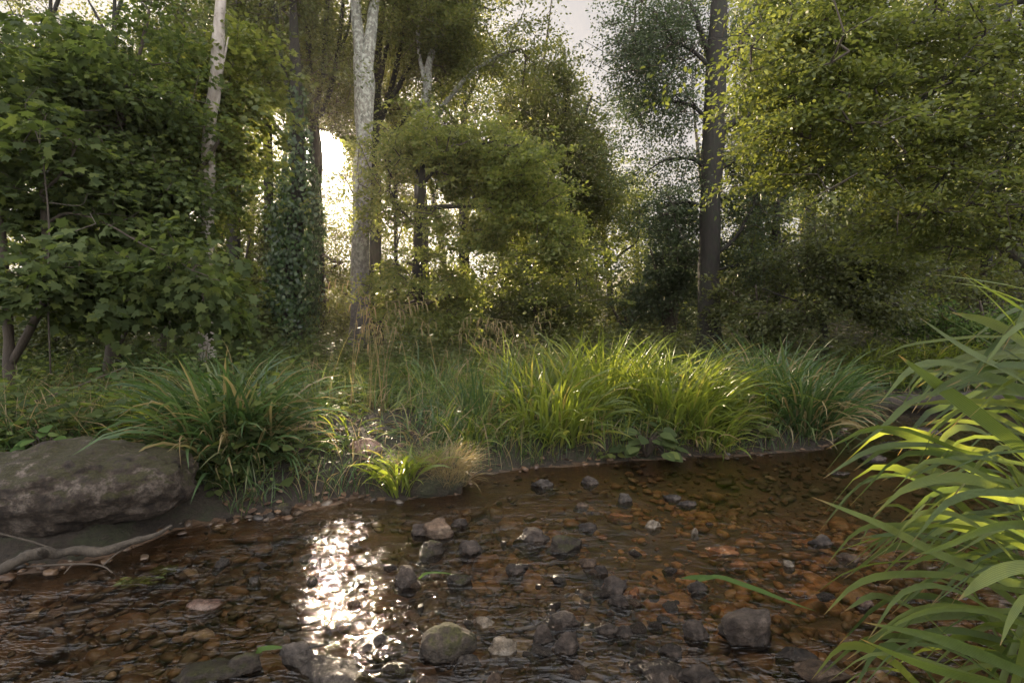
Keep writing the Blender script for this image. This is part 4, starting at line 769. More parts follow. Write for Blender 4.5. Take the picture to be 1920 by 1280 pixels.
# the great sedge at the very edge, its blades sweeping in over the water
def great_sedge():
    rng = np.random.default_rng(21)
    T = [([(1802, 509), (1860, 545), (1920, 585), (2010, 680)], 20, 1.0), ([(1780, 529), (1850, 540), (1920, 568), (2030, 640)], 15, 1.05), ([(1802, 512), (1870, 570), (1925, 640), (2010, 800)], 22, 1.0), ([(1748, 514), (1840, 526), (1930, 545), (2060, 600)], 9, 1.2),
         ([(1785, 586), (1859, 606), (1920, 645), (2020, 760)], 26, 1.05), ([(1761, 590), (1859, 644), (1920, 680), (2030, 800)], 16, 1.1), ([(1725, 596), (1810, 654), (1920, 718), (2030, 850)], 30, .95), ([(1684, 665), (1761, 723), (1853, 792), (1960, 880), (2060, 1000)], 30, 1.0),
         ([(1648, 670), (1728, 642), (1920, 637), (2060, 740)], 6, 1.3), ([(1657, 700), (1761, 695), (1892, 688), (2040, 780)], 8, 1.25), ([(1695, 736), (1744, 683), (1843, 690), (1980, 790)], 13, 1.15), ([(1543, 897), (1630, 844), (1712, 833), (1810, 850), (1990, 960)], 15, 1.05),
         ([(1593, 846), (1662, 795), (1712, 752), (1790, 745), (1980, 860)], 15, 1.1), ([(1522, 931), (1650, 982), (1762, 1039), (1875, 1086), (2050, 1180)], 21, .95), ([(1551, 1057), (1605, 997), (1669, 984), (1837, 1000), (2040, 1120)], 11, 1.1), ([(1545, 1152), (1605, 1095), (1687, 1076), (1837, 1090), (2050, 1190)], 15, 1.05),
         ([(1522, 1117), (1594, 1069), (1687, 1052), (1840, 1060), (2040, 1150)], 9, 1.15), ([(1714, 1042), (1781, 1020), (1856, 990), (1940, 990), (2080, 1080)], 24, .85), ([(1612, 1196), (1706, 1237), (1800, 1267), (1900, 1290), (2080, 1350)], 26, .9), ([(1620, 1166), (1744, 1192), (1837, 1226), (1930, 1265), (2100, 1340)], 24, .92),
         ([(1639, 1204), (1699, 1159), (1781, 1140), (1894, 1160), (2060, 1260)], 15, 1.0), ([(1637, 966), (1706, 911), (1800, 894), (1900, 930), (2050, 1040)], 23, 1.0), ([(1796, 1125), (1837, 1091), (1894, 1065), (1960, 1070), (2080, 1150)], 28, .8), ([(1700, 905), (1728, 860), (1760, 800), (1830, 770), (1980, 860)], 9, 1.1),
         ([(1735, 746), (1780, 720), (1850, 704), (1960, 760), (2060, 860)], 24, 1.0), ([(1700, 760), (1800, 752), (1920, 765), (2060, 850)], 12, 1.1), ([(1875, 1210), (1900, 1150), (1940, 1120), (2060, 1180)], 22, .8), ([(1660, 1095), (1720, 1050), (1800, 1040), (1900, 1070), (2050, 1170)], 14, 1.1), ([(1600, 1010), (1700, 1000), (1800, 1020), (1900, 1060), (2060, 1160)], 16, 1.1)]
    b = Bag(); s = 14; t = np.linspace(0, 1, s); prof = np.clip(np.minimum(2.6 * t ** .8, 1.05 - .35 * t), .02, 1); base = np.array([1.42, 1.15, -.02])
    def add(pts, wpx, Y, rnd=0):
        q = [P(x, y, Y * (1 + .05 * k)) for k, (x, y) in enumerate(pts)]; q.append(base + np.array([.18 * rng.normal(), .15 * rng.normal(), 0])); p = resample(q, s)[None]
        sd = np.array([[.15, .35, 1.0]]) + .5 * rng.normal(size=(1, 3)); sd = np.repeat(sd[:, None], s, 1) + np.linspace(0, 1, s)[None, :, None] * .5 * rng.normal(size=(1, 1, 3))
        V, f = ribbon(p, np.array([wpx / F * Y]), sd, prof, .12); b.add(V, f)
    for pts, w, Y in T: add(pts, w, Y)
    for k in range(120):
        y1 = 600 + 700 * rng.random() ** .85; x1 = 1930 - (120 + 250 * rng.random() ** 1.4) * sm(560, 850, y1) - 60 * rng.random(); L = 250 + 250 * rng.random(); Y = .95 + .75 * rng.random(); lift = 40 + 90 * rng.random()
        dy = 60 * rng.normal() + 40; pts = [(x1, y1 + 40 * rng.random()), (x1 + L * .25, y1 - lift * .55), (x1 + L * .6, y1 - lift * .4 + dy * .4), (x1 + L, y1 + lift * .6 + dy)]
        add(pts, 5 + 13 * rng.random(), Y)
    o = base; rt = link('great_sedge', None, None, o, 'great sedge with broad bright blades sweeping in over the near water', 'sedge')
    me = b.mesh('leaves', M['sedge_big'], o, True); nb = len(me.vertices) // (s * 3)
    at = me.attributes.new('across', 'FLOAT', 'POINT'); at.data.foreach_set('value', np.tile([-1., 0., 1.], nb * s).astype(np.float32))
    at = me.attributes.new('along', 'FLOAT', 'POINT'); at.data.foreach_set('value', np.tile(np.repeat(t, 3), nb).astype(np.float32))
    link('leaves', me, rt)
great_sedge()

# ------------------------------------------------------------------ ground plants
def scatter(n, x0, x1, y0, y1, rng, lo=.12, hi=99, dens=None):
    """points on the banks, denser nearby"""
    Y = y0 + (y1 - y0) * rng.random(n) ** 1.5; px = -60 + 2040 * rng.random(n); x = (px - 960) / F * Y; s = water_sd(x, Y); k = (s > lo) & (s < hi) & (x > x0) & (x < x1) & (np.hypot((x + 2.6) / 1.05, (Y - 2.85) / .5) > 1)
    if dens: k &= rng.random(n) < dens(x, Y)
    return x[k], Y[k], s[k]
def herbs(n, H, lsize, mat, name, label, rng, y0=2.6, y1=11, leaf='oval', k=10, cat='undergrowth', lo=.15, dens=None, x0=-99, x1=99):
    x, y, s = scatter(n, x0, x1, y0, y1, rng, lo, dens=dens); m = len(x); h = H * (.35 + .8 * rng.random(m)) * (1 + .5 * noise(np.stack([x, y], -1), .9, 4)); z = gz(x, y); kk = low_gap(np.stack([x, y, z + h], -1), rng); x, y, h, z = x[kk], y[kk], h[kk], z[kk]; m = len(x)
    t = (np.arange(k) + .6) / k; a = rng.random((m, 1)) * 6.28 + np.arange(k)[None] * 1.7 + .3 * rng.normal(size=(m, k)); ln = .25 * rng.normal(size=(m, 2))
    st = np.stack([x[:, None] + ln[:, :1] * h[:, None] * t ** 2, y[:, None] + ln[:, 1:] * h[:, None] * t ** 2, z[:, None] + h[:, None] * t], -1)
    ax = np.stack([np.cos(a), np.sin(a), .1 - .5 * rng.random((m, k))], -1); nn = np.stack([.3 * np.cos(a), .3 * np.sin(a), np.ones_like(a)], -1) + .35 * rng.normal(size=(m, k, 3))
    sz = np.repeat(lsize * (.6 + .8 * rng.random((m, 1))), k, 1) * (1.15 - .6 * t)[None]
    V, f = leaves(st.reshape(-1, 3) + ax.reshape(-1, 3) * .012, ax.reshape(-1, 3), nn.reshape(-1, 3), sz.ravel(), leaf); b = Bag(); b.add(V, f)
    p0 = np.stack([x, y, z], -1); V, f = segs(p0, st[:, -1], np.full(m, .0022), np.full(m, .001), 3); b.add(V, f)
    return link(name, b.mesh(name, M[mat]), kind='stuff', label=label, cat=cat)
rg = np.random.default_rng(31)
herbs(9000, .34, .055, 'herb', 'undergrowth', 'tangled low leafy undergrowth covering the banks', rg)
herbs(5500, .5, .085, 'sycamore', 'nettle_foliage', 'nettles and soft herbs under the sycamores', rg, y0=3, y1=9, leaf='broad', x1=-1.2, k=9)
herbs(5000, .16, .035, 'fresh', 'ground_foliage', 'small bright leaves carpeting open patches of the bank', rg, y0=3, y1=9, leaf='broad', k=7, dens=lambda x, y: (noise(np.stack([x, y], -1), 1.3, 6) > .05))
herbs(9000, .7, .11, 'dull', 'forest_undergrowth', 'dim bushy growth carpeting the ground of the wood', rg, y0=7.5, y1=30, k=9, leaf='rhomb', lo=.3)
def grass(n, L, w, mat, name, label, rng, y0=2.8, y1=11, dens=None):
    x, y, s = scatter(n, -99, 99, y0, y1, rng, .03, dens=dens); m = len(x); root = np.stack([x, y, gz(x, y) - .01], -1)
    V, f = arcs(root, rng.random(m) * 6.28, L * (.4 + .8 * rng.random(m)), .1 + .5 * rng.random(m), .3 + 1.5 * rng.random(m), w * (.7 + .6 * rng.random(m)), rng, s=5, clamp=False)
    b = Bag(); b.add(V, f); link(name, b.mesh(name, M[mat]), kind='stuff', label=label, cat='grass')
grass(26000, .34, .006, 'sedge_dark', 'bank_grass', 'fine dull grass growing all over the banks', rg)
grass(9000, .5, .006, 'sedge', 'long_grass', 'longer sunlit grass in the glade', rg, y0=4.2, y1=9, dens=lambda x, y: np.exp(-((x + .3) / 2.6) ** 2) + .15)
grass(7000, .5, .006, 'straw', 'dry_grass', 'dry pale grass stems among the green', rg, y0=3.4, y1=9, dens=lambda x, y: (noise(np.stack([x, y], -1), 1.1, 16) > .1) * .8)
grass(16000, .22, .006, 'sedge_dark', 'shore_grass', 'short grass and moss fringing the water edge', rg, y0=2.6, y1=5.6, dens=lambda x, y: (water_sd(x, y) < .6) * (.35 + .65 * (noise(np.stack([x, y], -1), 1.7, 36) > -.1)))
def litter():
    rng = np.random.default_rng(8); x, y, s = scatter(16000, -99, 99, 1.7, 12, rng, .0); z = gz(x, y) + .008; m = len(x); a = rng.random(m) * 6.28
    V, f = leaves(np.stack([x, y, z], -1), np.stack([np.cos(a), np.sin(a), .2 * rng.normal(size=m)], -1), np.array([0, 0, 1.]) + .3 * rng.normal(size=(m, 3)), .045 * (.5 + rng.random(m)), 'oval'); b = Bag(); b.add(V, f)
    link('leaf_litter', b.mesh('leaf_litter', M['litter']), kind='stuff', label='brown dead leaves littering the bank soil', cat='leaf litter')
litter()
def shore_debris():
    rng = np.random.default_rng(12); n = 14000; Y = 1.5 + 4 * rng.random(n); x = -4 + 9 * rng.random(n); s = water_sd(x, Y); k = (s > -.02) & (s < .3); x, Y = x[k], Y[k]; m = len(x); z = gz(x, Y) + .004; a = rng.random(m) * 6.28; L = .02 + .07 * rng.random(m) ** 2
    d = np.stack([np.cos(a) * L, np.sin(a) * L, .15 * L * rng.normal(size=m)], -1); p = np.stack([x, Y, z], -1); V, f = segs(p - d / 2, p + d / 2, .0012 + .002 * rng.random(m) ** 3, .001 + 0 * x, 4); b = Bag(); b.add(V, f)
    link('twig_debris', b.mesh('twig_debris', M['twig']), kind='stuff', label='dark twig fragments and debris along the water edge', cat='debris')
shore_debris()
def leafy_plant(label, px, py, Y, w, h, n, ls, mat='herb', name='broadleaf_plant', leaf='broad'):
    rng = np.random.default_rng(sum(map(ord, label))); x = (px - 960) / F * Y; z0 = max(zat(x, Y), 0.0); o = np.array([x, Y, z0]); rt = link(name, None, None, o, label, 'plant'); sb = Bag(); lp = []; la = []; ln = []
    for k in range(n):
        a = rng.random() * 6.28; r = rng.random() ** .5; e = o + np.array([math.cos(a) * w / 2 * r, math.sin(a) * w / 3 * r - .03, h * (1.05 - .6 * r) * (.5 + .5 * rng.random())]); m = (o + e) / 2 + np.array([0, 0, h * .25])
        q = resample([o, m, e], 8); V, f = ring_tube(q, np.linspace(.0035, .0015, 8), 4); sb.add(V, f); d = q[-1] - q[-3]; lp.append(e); la.append([d[0], d[1], -.25 * abs(np.hypot(d[0], d[1]))]); ln.append([.25 * rng.normal(), -.35 + .25 * rng.normal(), 1])
    V, f = leaves(np.array(lp), np.array(la), np.array(ln), ls * (.6 + .6 * rng.random(n)), leaf); lb = Bag(); lb.add(V, f)
    link('stems', sb.mesh('stems', M['twig'], o), rt); link('leaves', lb.mesh('leaves', M[mat], o), rt)
leafy_plant('broad heart-leaved plant overhanging the waterline below the sunlit sedge', 1212, 870, 4.42, .52, .34, 44, .12, 'sycamore')
leafy_plant('small lime-leaved seedling growing from the bank foot', 1400, 800, 4.75, .38, .3, 34, .09, 'fresh')
leafy_plant('low lime seedling right at the mud edge', 1140, 868, 4.38, .2, .08, 12, .06, 'fresh')
leafy_plant('pale nettle standing on the boulder', 82, 850, 3.2, .3, .36, 26, .08, 'herb', 'nettle')
leafy_plant('soft pale-leaved plant behind the boulder', 160, 800, 3.6, .4, .4, 34, .09, 'fresh', 'nettle')
leafy_plant('tall nettle with wide leaves amid the herbs', 190, 770, 4.4, .5, .5, 40, .1, 'herb', 'nettle')

# ------------------------------------------------------------------ stones
def pebbles():
    import bmesh
    rng = np.random.default_rng(3); bm = bmesh.new(); bmesh.ops.create_icosphere(bm, subdivisions=2, radius=1); V0 = np.array([v.co for v in bm.verts]); F0 = np.array([[v.index for v in f.verts] for f in bm.faces]); bm.free()
    shapes = [V0 * (1 + .34 * fbm(V0, 1.5, 3, k))[:, None] for k in range(12)]
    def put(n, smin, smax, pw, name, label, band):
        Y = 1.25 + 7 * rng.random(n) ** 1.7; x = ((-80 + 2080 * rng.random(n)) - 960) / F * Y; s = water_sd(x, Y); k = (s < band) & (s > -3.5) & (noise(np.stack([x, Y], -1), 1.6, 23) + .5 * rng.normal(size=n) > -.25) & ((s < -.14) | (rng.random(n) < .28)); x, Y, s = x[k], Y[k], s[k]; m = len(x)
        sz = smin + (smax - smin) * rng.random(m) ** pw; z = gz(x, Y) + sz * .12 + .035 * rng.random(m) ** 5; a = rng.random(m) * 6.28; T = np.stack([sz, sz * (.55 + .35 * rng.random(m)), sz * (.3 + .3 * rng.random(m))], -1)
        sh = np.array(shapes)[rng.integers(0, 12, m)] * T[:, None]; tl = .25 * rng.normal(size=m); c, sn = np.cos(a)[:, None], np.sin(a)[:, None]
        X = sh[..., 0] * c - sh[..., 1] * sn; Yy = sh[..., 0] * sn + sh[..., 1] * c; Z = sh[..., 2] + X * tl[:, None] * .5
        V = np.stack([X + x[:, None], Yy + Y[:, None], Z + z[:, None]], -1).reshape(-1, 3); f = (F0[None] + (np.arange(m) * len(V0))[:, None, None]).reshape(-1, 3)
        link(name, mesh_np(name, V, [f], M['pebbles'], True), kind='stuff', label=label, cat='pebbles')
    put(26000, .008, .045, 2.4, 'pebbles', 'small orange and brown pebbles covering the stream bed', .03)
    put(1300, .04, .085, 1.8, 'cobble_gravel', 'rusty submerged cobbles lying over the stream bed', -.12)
pebbles()
ST = [  # px, waterline py, width px, height px, material, flat cuts, label
 (368, 1143, 70, 30, 'rock_pink', 1, 'smooth pinkish granite cobble alone in the shallows'),
 (835, 1238, 108, 82, 'rock_moss', 0, 'round moss-capped boulder standing in orange shallows'),
 (694, 1222, 88, 40, 'rock_grey', 6, 'pale flat-topped slab in the sun glitter'),
 (556, 1246, 84, 52, 'rock_grey', 7, 'slanting angular grey block beside the glitter'),
 (606, 1284, 140, 58, 'rock_grey', 7, 'long wedge-shaped grey slab nearest the camera'),
 (352, 1288, 130, 46, 'rock_moss', 2, 'broad moss-covered stone cut by the bottom edge'),
 (452, 1262, 62, 46, 'rock_moss', 2, 'smaller mossy stone beside the broad one'),
 (390, 1262, 40, 26, 'rock_dark', 3, 'dark knob between the two mossy stones'),
 (822, 1008, 64, 40, 'rock_brown', 1, 'rounded brown stone, tallest of the midstream trio'),
 (786, 1003, 38, 26, 'rock_dark', 1, 'dark stone tucked behind the brown midstream stone'),
 (806, 1042, 52, 34, 'rock_moss', 1, 'mossy stone in front of the brown midstream stone'),
 (861, 988, 38, 20, 'rock_dark', 3, 'low dark stone upstream of the midstream trio'),
 (876, 1036, 48, 26, 'rock_dark', 2, 'wet dark hump beside the midstream trio'),
 (762, 1098, 48, 42, 'rock_dark', 7, 'pointed dark shard among the sun sparkles'),
 (862, 1092, 48, 22, 'rock_moss', 1, 'flat green-topped stone with a grass blade caught on it'),
 (1001, 1016, 52, 32, 'rock_dark', 5, 'angular dark rock in ripples above the square chip'),
 (1064, 1032, 58, 32, 'rock_moss', 3, 'olive rough rock beside the angular dark rock'),
 (968, 1070, 42, 22, 'rock_dark', 7, 'square black chip of rock in open ripples'),
 (1108, 1062, 34, 20, 'rock_brown', 6, 'brown slanted chip leaning on its dark neighbour'),
 (1128, 1076, 30, 20, 'rock_dark', 6, 'dark pyramid-shaped chip of stone'),
 (1154, 1112, 50, 34, 'rock_dark', 4, 'cracked dark stone with water curling round it'),
 (1168, 1134, 38, 26, 'rock_dark', 3, 'dark stone just below the cracked one'),
 (1192, 1116, 26, 15, 'rock_orange', 1, 'small rusty stone touching the cracked dark one'),
 (918, 1174, 52, 20, 'rock_pale', 5, 'flat cream stone behind the twig'),
 (938, 1228, 50, 36, 'rock_pale', 4, 'chunky cream stone in front of the twig'),
 (1054, 1178, 60, 36, 'rock_dark', 2, 'wide black stone at the end of the twig'),
 (1018, 1206, 42, 38, 'rock_dark', 3, 'black upright stone below the twig end'),
 (1068, 1228, 50, 50, 'rock_dark', 1, 'egg-shaped pitted black stone'),
 (1140, 1186, 46, 28, 'rock_dark', 3, 'dark stone with rapid water on its flank'),
 (1172, 1192, 40, 24, 'rock_dark', 2, 'low wet stone hugging the dark one by the rapid'),
 (1424, 1204, 118, 84, 'rock_dark', 2, 'large wet dark boulder parting the rapid'),
 (1312, 1196, 48, 38, 'rock_dark', 3, 'black stone upstream of the round wet one in the rapid'),
 (1262, 1228, 46, 26, 'rock_dark', 1, 'round black wet stone in white water'),
 (1316, 1282, 64, 44, 'rock_dark', 4, 'black angular stone cut by the bottom edge'),
 (1240, 1272, 88, 34, 'rock_dark', 3, 'long low black ledge in the rapid'),
 (1560, 1276, 104, 48, 'rock_brown', 2, 'brown ledge with water sheeting over it'),
 (1500, 1240, 70, 24, 'rock_dark', 2, 'low stone between the big wet boulder and the brown ledge'),
 (1017, 914, 36, 19, 'rock_grey', 3, 'pale-topped stone near the mud beach'),
 (1107, 907, 30, 14, 'rock_dark', 4, 'small slate-grey stone near the mud beach'),
 (1172, 942, 36, 18, 'rock_grey', 2, 'grey speckled stone in the quiet upper riffle'),
 (1090, 950, 30, 12, 'rock_brown', 1, 'low tan stone in the upper riffle'),
 (1263, 936, 30, 13, 'rock_grey', 2, 'grey stone at the lip of the orange shallows'),
 (1292, 946, 40, 10, 'rock_dark', 2, 'thin dark stone beside the lip of the orange shallows'),
 (1226, 990, 30, 16, 'rock_pale', 2, 'whitish pebble over the orange shallows'),
 (1164, 972, 54, 11, 'rock_orange', 1, 'rusty flat stone just breaking the surface'),
 (1104, 992, 32, 16, 'rock_dark', 3, 'dark chip between ripples beside the rusty flat stone'),
 (1306, 1002, 16, 11, 'rock_pale', 1, 'tiny white-tipped pebble on the orange shallows'),
 (1362, 1040, 62, 18, 'rock_orange', 2, 'wide amber slab in the orange shallows'),
 (1386, 1060, 42, 12, 'rock_orange', 1, 'oval orange cobble below the amber slab'),
 (1550, 1022, 48, 20, 'rock_dark', 2, 'dark shiny hump before the sedge blade tips'),
 (1602, 1052, 44, 20, 'rock_brown', 2, 'purplish brown stone under the sedge blade tips'),
 (1312, 1108, 40, 20, 'rock_dark', 2, 'dark stone where the broken reed lies'),
 (1482, 1060, 22, 10, 'rock_pale', 1, 'small light pebble in the amber run'),
 (1625, 1135, 34, 18, 'rock_pink', 2, 'lilac-grey stone among drooping blade tips'),
 (526, 966, 36, 24, 'rock_moss', 1, 'green-topped stone on the gravel under the shaggy sedge'),
 (500, 972, 28, 12, 'rock_grey', 2, 'flat stone touching the green-topped one'),
 (556, 962, 44, 12, 'rock_brown', 2, 'flat brown stone half sunk in the gravel'),
 (740, 1262, 54, 24, 'rock_moss', 2, 'low mossy stone with sparkling wet edge'),
 (872, 1244, 42, 20, 'rock_grey', 3, 'little stone shaded by the round mossy boulder'),
 (800, 1282, 36, 26, 'rock_brown', 3, 'pointed brown stone at the bottom edge'),
 (926, 1282, 32, 22, 'rock_brown', 2, 'tan stone at the bottom edge under the cream one'),
 (472, 1092, 34, 14, 'rock_grey', 2, 'grey stone just under the current upstream of the glitter'),
 (660, 1135, 30, 10, 'rock_brown', 2, 'low brown stone drowned in the glitter'),
 (1690, 838, 60, 14, 'rock_dark', 3, 'flat dark stone in the far shaded riffle'),
 (1640, 862, 50, 14, 'rock_dark', 3, 'wet flat stone nearer in the far shaded riffle'),
 (1740, 815, 70, 16, 'rock_dark', 3, 'dark stone shelf below the fallen log'),
 (1580, 890, 40, 10, 'rock_dark', 2, 'grey shining stone in the still pool'),
]
for k, (px, py, w, h, mt, cuts, lb) in enumerate(ST):
    o = WX(px, py); Y = o[1]; Wm = w / F * Y; Hm = h / F * Y; dy = .33 * Wm; o = o + np.array([0, dy * .8, 0]); Hm = max(.32 * Hm, Hm - 1.5 * dy * HC / Y); hz = (Hm + .03) * .5
    rng = np.random.default_rng(k + 50)
    up = 1.28 if cuts >= 5 else 1.12 if cuts >= 3 else 1
    Wm *= up; dy *= up; hz *= up
    me = lump('stone', 0, (Wm * .52, dy, hz + .01), mt, k + 60, 4 if Wm > .06 else 3, .24 if cuts else .14, 1.5, cuts + (3 if cuts else 0), .5 * (rng.random() - .5))
    link('stone', me, None, (o[0], o[1], Hm - hz - .006), lb, 'stone')
def gravel_bar():
    rng = np.random.default_rng(77); protos = [lump('stone', 0, (1, .75, .5), ('rock_dark', 'rock_brown', 'rock_dark', 'rock_grey', 'rock_dark', 'rock_brown')[k], k + 300, 3, .26, 1.4, 3 + k % 3) for k in range(6)]
    for k in range(95):
        t = rng.random(); px = 1000 + 330 * rng.random() - 60 * t + (260 * rng.normal() if k % 4 == 0 else 0); py = 1060 + 220 * rng.random() ** .8
        if k % 5 == 0: px, py = 350 + 1200 * rng.random(), 930 + 340 * rng.random()
        c = WX(px, py); r = .012 + .035 * rng.random() ** 2
        o = link('stone', protos[k % 6], None, (c[0], c[1], -.25 * r + .1 * r * rng.normal()), 'small wet stone half sunk in the gravel of the riffle', 'stone', 'small stones of the gravel bar')
        o.scale = (r, r * (.8 + .4 * rng.random()), r * (.8 + .5 * rng.random())); o.rotation_euler = (.3 * rng.normal(), .3 * rng.normal(), 6.28 * rng.random())
gravel_bar()
o = P(683, 822, 3.95); link('stone', lump('stone', 0, (.15, .11, .08), 'rock_pink', 9, 4, .2, 1.3, 3), None, (o[0], 3.98, zat(o[0], 3.98) - .02), 'pinkish stone on the bank behind the earth tussock', 'stone')
for px, py, Y, d, mt, lb in ((602, 592, 10.2, (.19, .16, .28), 'rock_pale', 'upright whitish rock beside the ivy-clad tree'), (618, 632, 9.6, (.34, .25, .22), 'rock_moss', 'rounded mossy rock before the upright whitish rock'), (850, 672, 8, (.6, .4, .1), 'rock_moss', 'low mossy hummock under the young beech')):
    x = (px - 960) / F * Y; link('stone', lump('stone', 0, d, mt, int(px), 4, .2, 1.3, 2), None, (x, Y, zat(x, Y) + d[2] * .45), lb, 'stone')
# the long boulder on the near bank
def boulder():
    import bmesh
    bm = bmesh.new(); bmesh.ops.create_icosphere(bm, subdivisions=6, radius=1); V = np.array([v.co for v in bm.verts]); Fc = np.array([[v.index for v in f_.verts] for f_ in bm.faces]); bm.free()
    V = np.sign(V) * np.abs(V) ** .72 * np.array([.98, .36, .235]); x = V[:, 0] / .98
    V[:, 2] += .085 * x + .02 * np.cos(x * 3) ; V[:, 1] += np.where(V[:, 2] < .06, (.06 - V[:, 2]) * .7, 0) + .1 * x * x
    d = nrm(V); V = V + d * (.07 * fbm(V, 2.6, 3, 4) + .04 * fbm(V * np.array([.6, 1, 1.6]), 8, 5, 5) + .012 * noise(V, 34, 6))[:, None]
    V[:, 2] += .012 * np.abs(noise(V * [1, 3, 1], 8, 9)) * (V[:, 2] > 0)
    c = P(60, 950, 2.85); link('boulder', mesh_np('boulder', V, [Fc], M['boulder'], False), None, (c[0] - .12, 2.84, .2), 'long flat-topped mossy boulder overhanging the water', 'boulder')
boulder()

# ------------------------------------------------------------------ dead wood and floating bits
def wood_thing(label, rows, mat, name, cat, seed=1, sides=10):
    b = Bag(); o = np.array(P(*rows[0][0][:3]))
    for ch in rows:
        q = resample([(*P(r[0], r[1], r[2]), r[3] / 2 / F * r[2]) for r in ch], 40); V, f = ring_tube(q[:, :3], q[:, 3], sides, .25, seed); b.add(V, f)
    return link(name, b.mesh(name, M[mat], o, True), None, o, label, cat)
wood_thing('grey driftwood branch with a knot lying along the foot of the boulder', [[(-60, 1090, 2.3, 16), (0, 1068, 2.34, 19), (50, 1043, 2.4, 20), (82, 1036, 2.44, 25), (110, 1038, 2.47, 15), (150, 1030, 2.5, 17), (190, 1034, 2.52, 15), (250, 1014, 2.58, 12), (290, 1003, 2.64, 10), (322, 985, 2.7, 6)], [(84, 1040, 2.43, 14), (78, 1034, 2.38, 12), (74, 1030, 2.36, 6)]], 'drift', 'driftwood_branch', 'driftwood', 2)
wood_thing('thin forked twig trailing in the water beside the driftwood', [[(50, 1062, 2.4, 4), (110, 1058, 2.42, 4), (165, 1057, 2.44, 3), (195, 1062, 2.45, 3), (212, 1074, 2.44, 2)], [(193, 1060, 2.45, 3), (215, 1040, 2.52, 3), (250, 1018, 2.6, 2)], [(135, 1058, 2.42, 2), (120, 1075, 2.38, 2)]], 'twig', 'twig', 'twig', 3, 6)
wood_thing('straight dead stem leaning against the boulder', [[(-10, 997, 2.5, 4), (60, 1015, 2.5, 4), (95, 1027, 2.5, 3)]], 'drift', 'twig', 'twig', 3, 6)
wood_thing('dark curved twig lodged between stones behind the cream stone', [[(884, 1190, 1.98, 6), (940, 1184, 1.99, 7), (1000, 1176, 2.0, 7), (1030, 1172, 2.02, 5), (1064, 1170, 2.04, 3)], [(1000, 1176, 2.0, 4), (1010, 1168, 2.0, 3), (1024, 1160, 2.0, 2)]], 'drift', 'twig', 'twig', 4, 7)
wood_thing('dark fallen log bridging the shaded pool', [[(1545, 765, 6.9, 18), (1620, 757, 6.95, 24), (1720, 752, 7.0, 26), (1850, 748, 7.1, 28), (1990, 742, 7.2, 30)]], 'log', 'fallen_log', 'log', 5, 14)
wood_thing('short bleached fallen trunk at the foot of the massive beech', [[(1350, 676, 9.3, 14), (1375, 676, 9.3, 15), (1402, 677, 9.3, 13)]], 'dead', 'fallen_log', 'log', 5)
wood_thing('thin bleached branches lying across the grass by the hazel', [[(1455, 668, 9.2, 6), (1500, 664, 9.2, 6), (1560, 668, 9.2, 7)], [(1530, 652, 9.1, 4), (1560, 650, 9.1, 5), (1580, 660, 9.1, 4)]], 'dead', 'fallen_branch', 'dead branch', 6)
wood_thing('crooked dark leaning trunk on the hillside', [[(1850, 430, 11.5, 10), (1870, 448, 11.4, 26), (1900, 470, 11.2, 34), (1960, 520, 11, 40), (2060, 600, 10.6, 46), (2120, 690, 10.4, 46)]], 'log', 'leaning_dead_tree', 'dead tree', 7)
wood_thing('long thin dead cane bending over the nettles', [[(-20, 790, 4, 4), (60, 755, 4.1, 4), (150, 722, 4.2, 3), (230, 690, 4.3, 2)]], 'twig', 'dead_cane', 'dead branch', 8, 5)
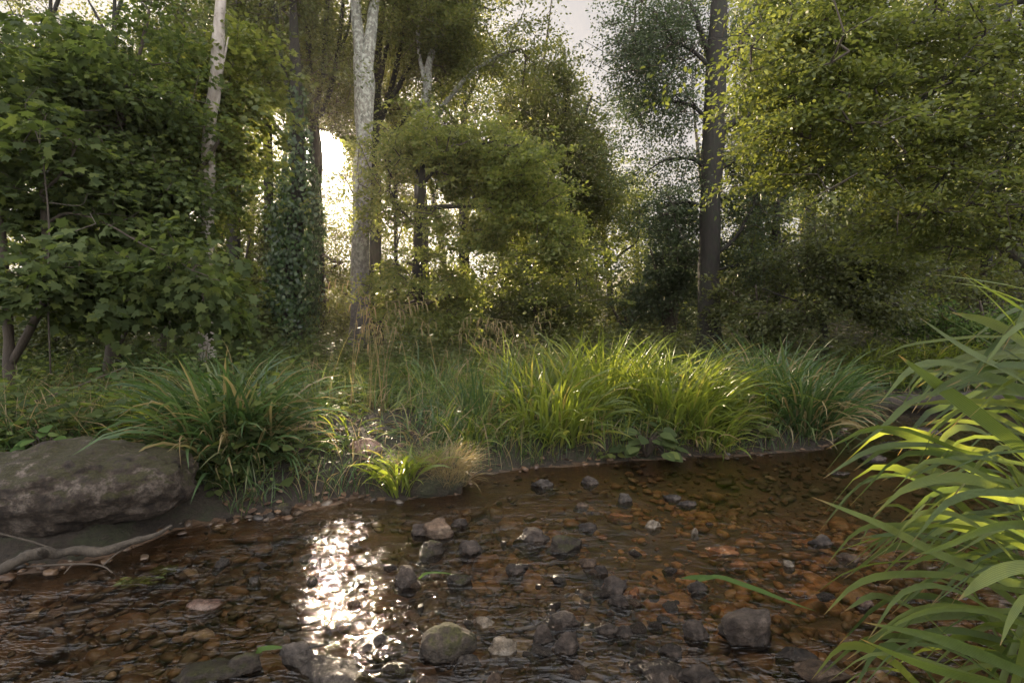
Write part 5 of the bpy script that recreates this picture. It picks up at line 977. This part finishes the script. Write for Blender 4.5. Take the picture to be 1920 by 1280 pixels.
def floating(label, rows, wpx, mat='herb', name='broken_reed', cat='reed blade', z=.016):
    b = Bag()
    for pts in rows:
        q = np.array([WX(x, y, z) for x, y in pts]); p = resample(q, 12)[None]; t = np.linspace(0, 1, 12); sd = np.repeat(np.array([[[.4, 1, .15]]]), 12, 1)
        V, f = ribbon(p, np.array([wpx / F * q[0][1]]), sd, np.clip(np.minimum(.5 + 2 * t, 2.2 * (1 - t)), .04, 1), .1); b.add(V, f)
    o = q[0]; link(name, b.mesh(name, M[mat], o), None, o, label, cat)
floating('broken green reed blade lying across the dark stones', [[(1310, 1088), (1345, 1080), (1390, 1094), (1430, 1108), (1480, 1128), (1530, 1145)], [(1335, 1080), (1300, 1082), (1275, 1084)]], 14)
floating('thin green grass blade caught on the flat green-topped stone', [[(785, 1084), (800, 1074), (830, 1073), (870, 1080)]], 6)
floating('short green blade by the slanting angular block', [[(470, 1232), (490, 1216), (520, 1213), (548, 1216)]], 12)
for px, py, w, lb in ((262, 1088, 58, 'larger trailing patch of green water weed'), (318, 1064, 36, 'smaller patch of green water weed upstream')):
    rng = np.random.default_rng(px); c = WX(px, py); n = 90; q = c + np.stack([w / 2 / F * c[1] * rng.normal(size=n) * .6, .02 * rng.normal(size=n), np.full(n, -.002)], -1)
    V, f = leaves(q, np.array([-1, -.6, 0]) + .4 * rng.normal(size=(n, 3)) * [1, 1, .1], np.array([0, 0, 1.]) + .2 * rng.normal(size=(n, 3)), .03 * (.5 + rng.random(n)), 'oval'); b = Bag(); b.add(V, f)
    link('water_weed', b.mesh('water_weed', M['fresh'], c), None, c, lb, 'water weed')

# ------------------------------------------------------------------ damp evening air
def haze():
    m, nt, N, L, out = mat_new('haze'); v = N('ShaderNodeVolumePrincipled'); v.inputs['Color'].default_value = (1, .93, .82, 1); v.inputs['Density'].default_value = .0005; v.inputs['Anisotropy'].default_value = .65
    L(v.outputs[0], out.inputs['Volume'])
    x0, x1, y0, y1, z0, z1 = -110, 110, -12, 130, -3, 34
    V = np.array([(x, y, z) for x in (x0, x1) for y in (y0, y1) for z in (z0, z1)]); f = np.array([(0, 1, 3, 2), (4, 6, 7, 5), (0, 4, 5, 1), (2, 3, 7, 6), (0, 2, 6, 4), (1, 5, 7, 3)])
    link('haze', mesh_np('haze', V, [f], m), kind='stuff', label='faint warm haze hanging in the air of the wood', cat='haze')
haze()
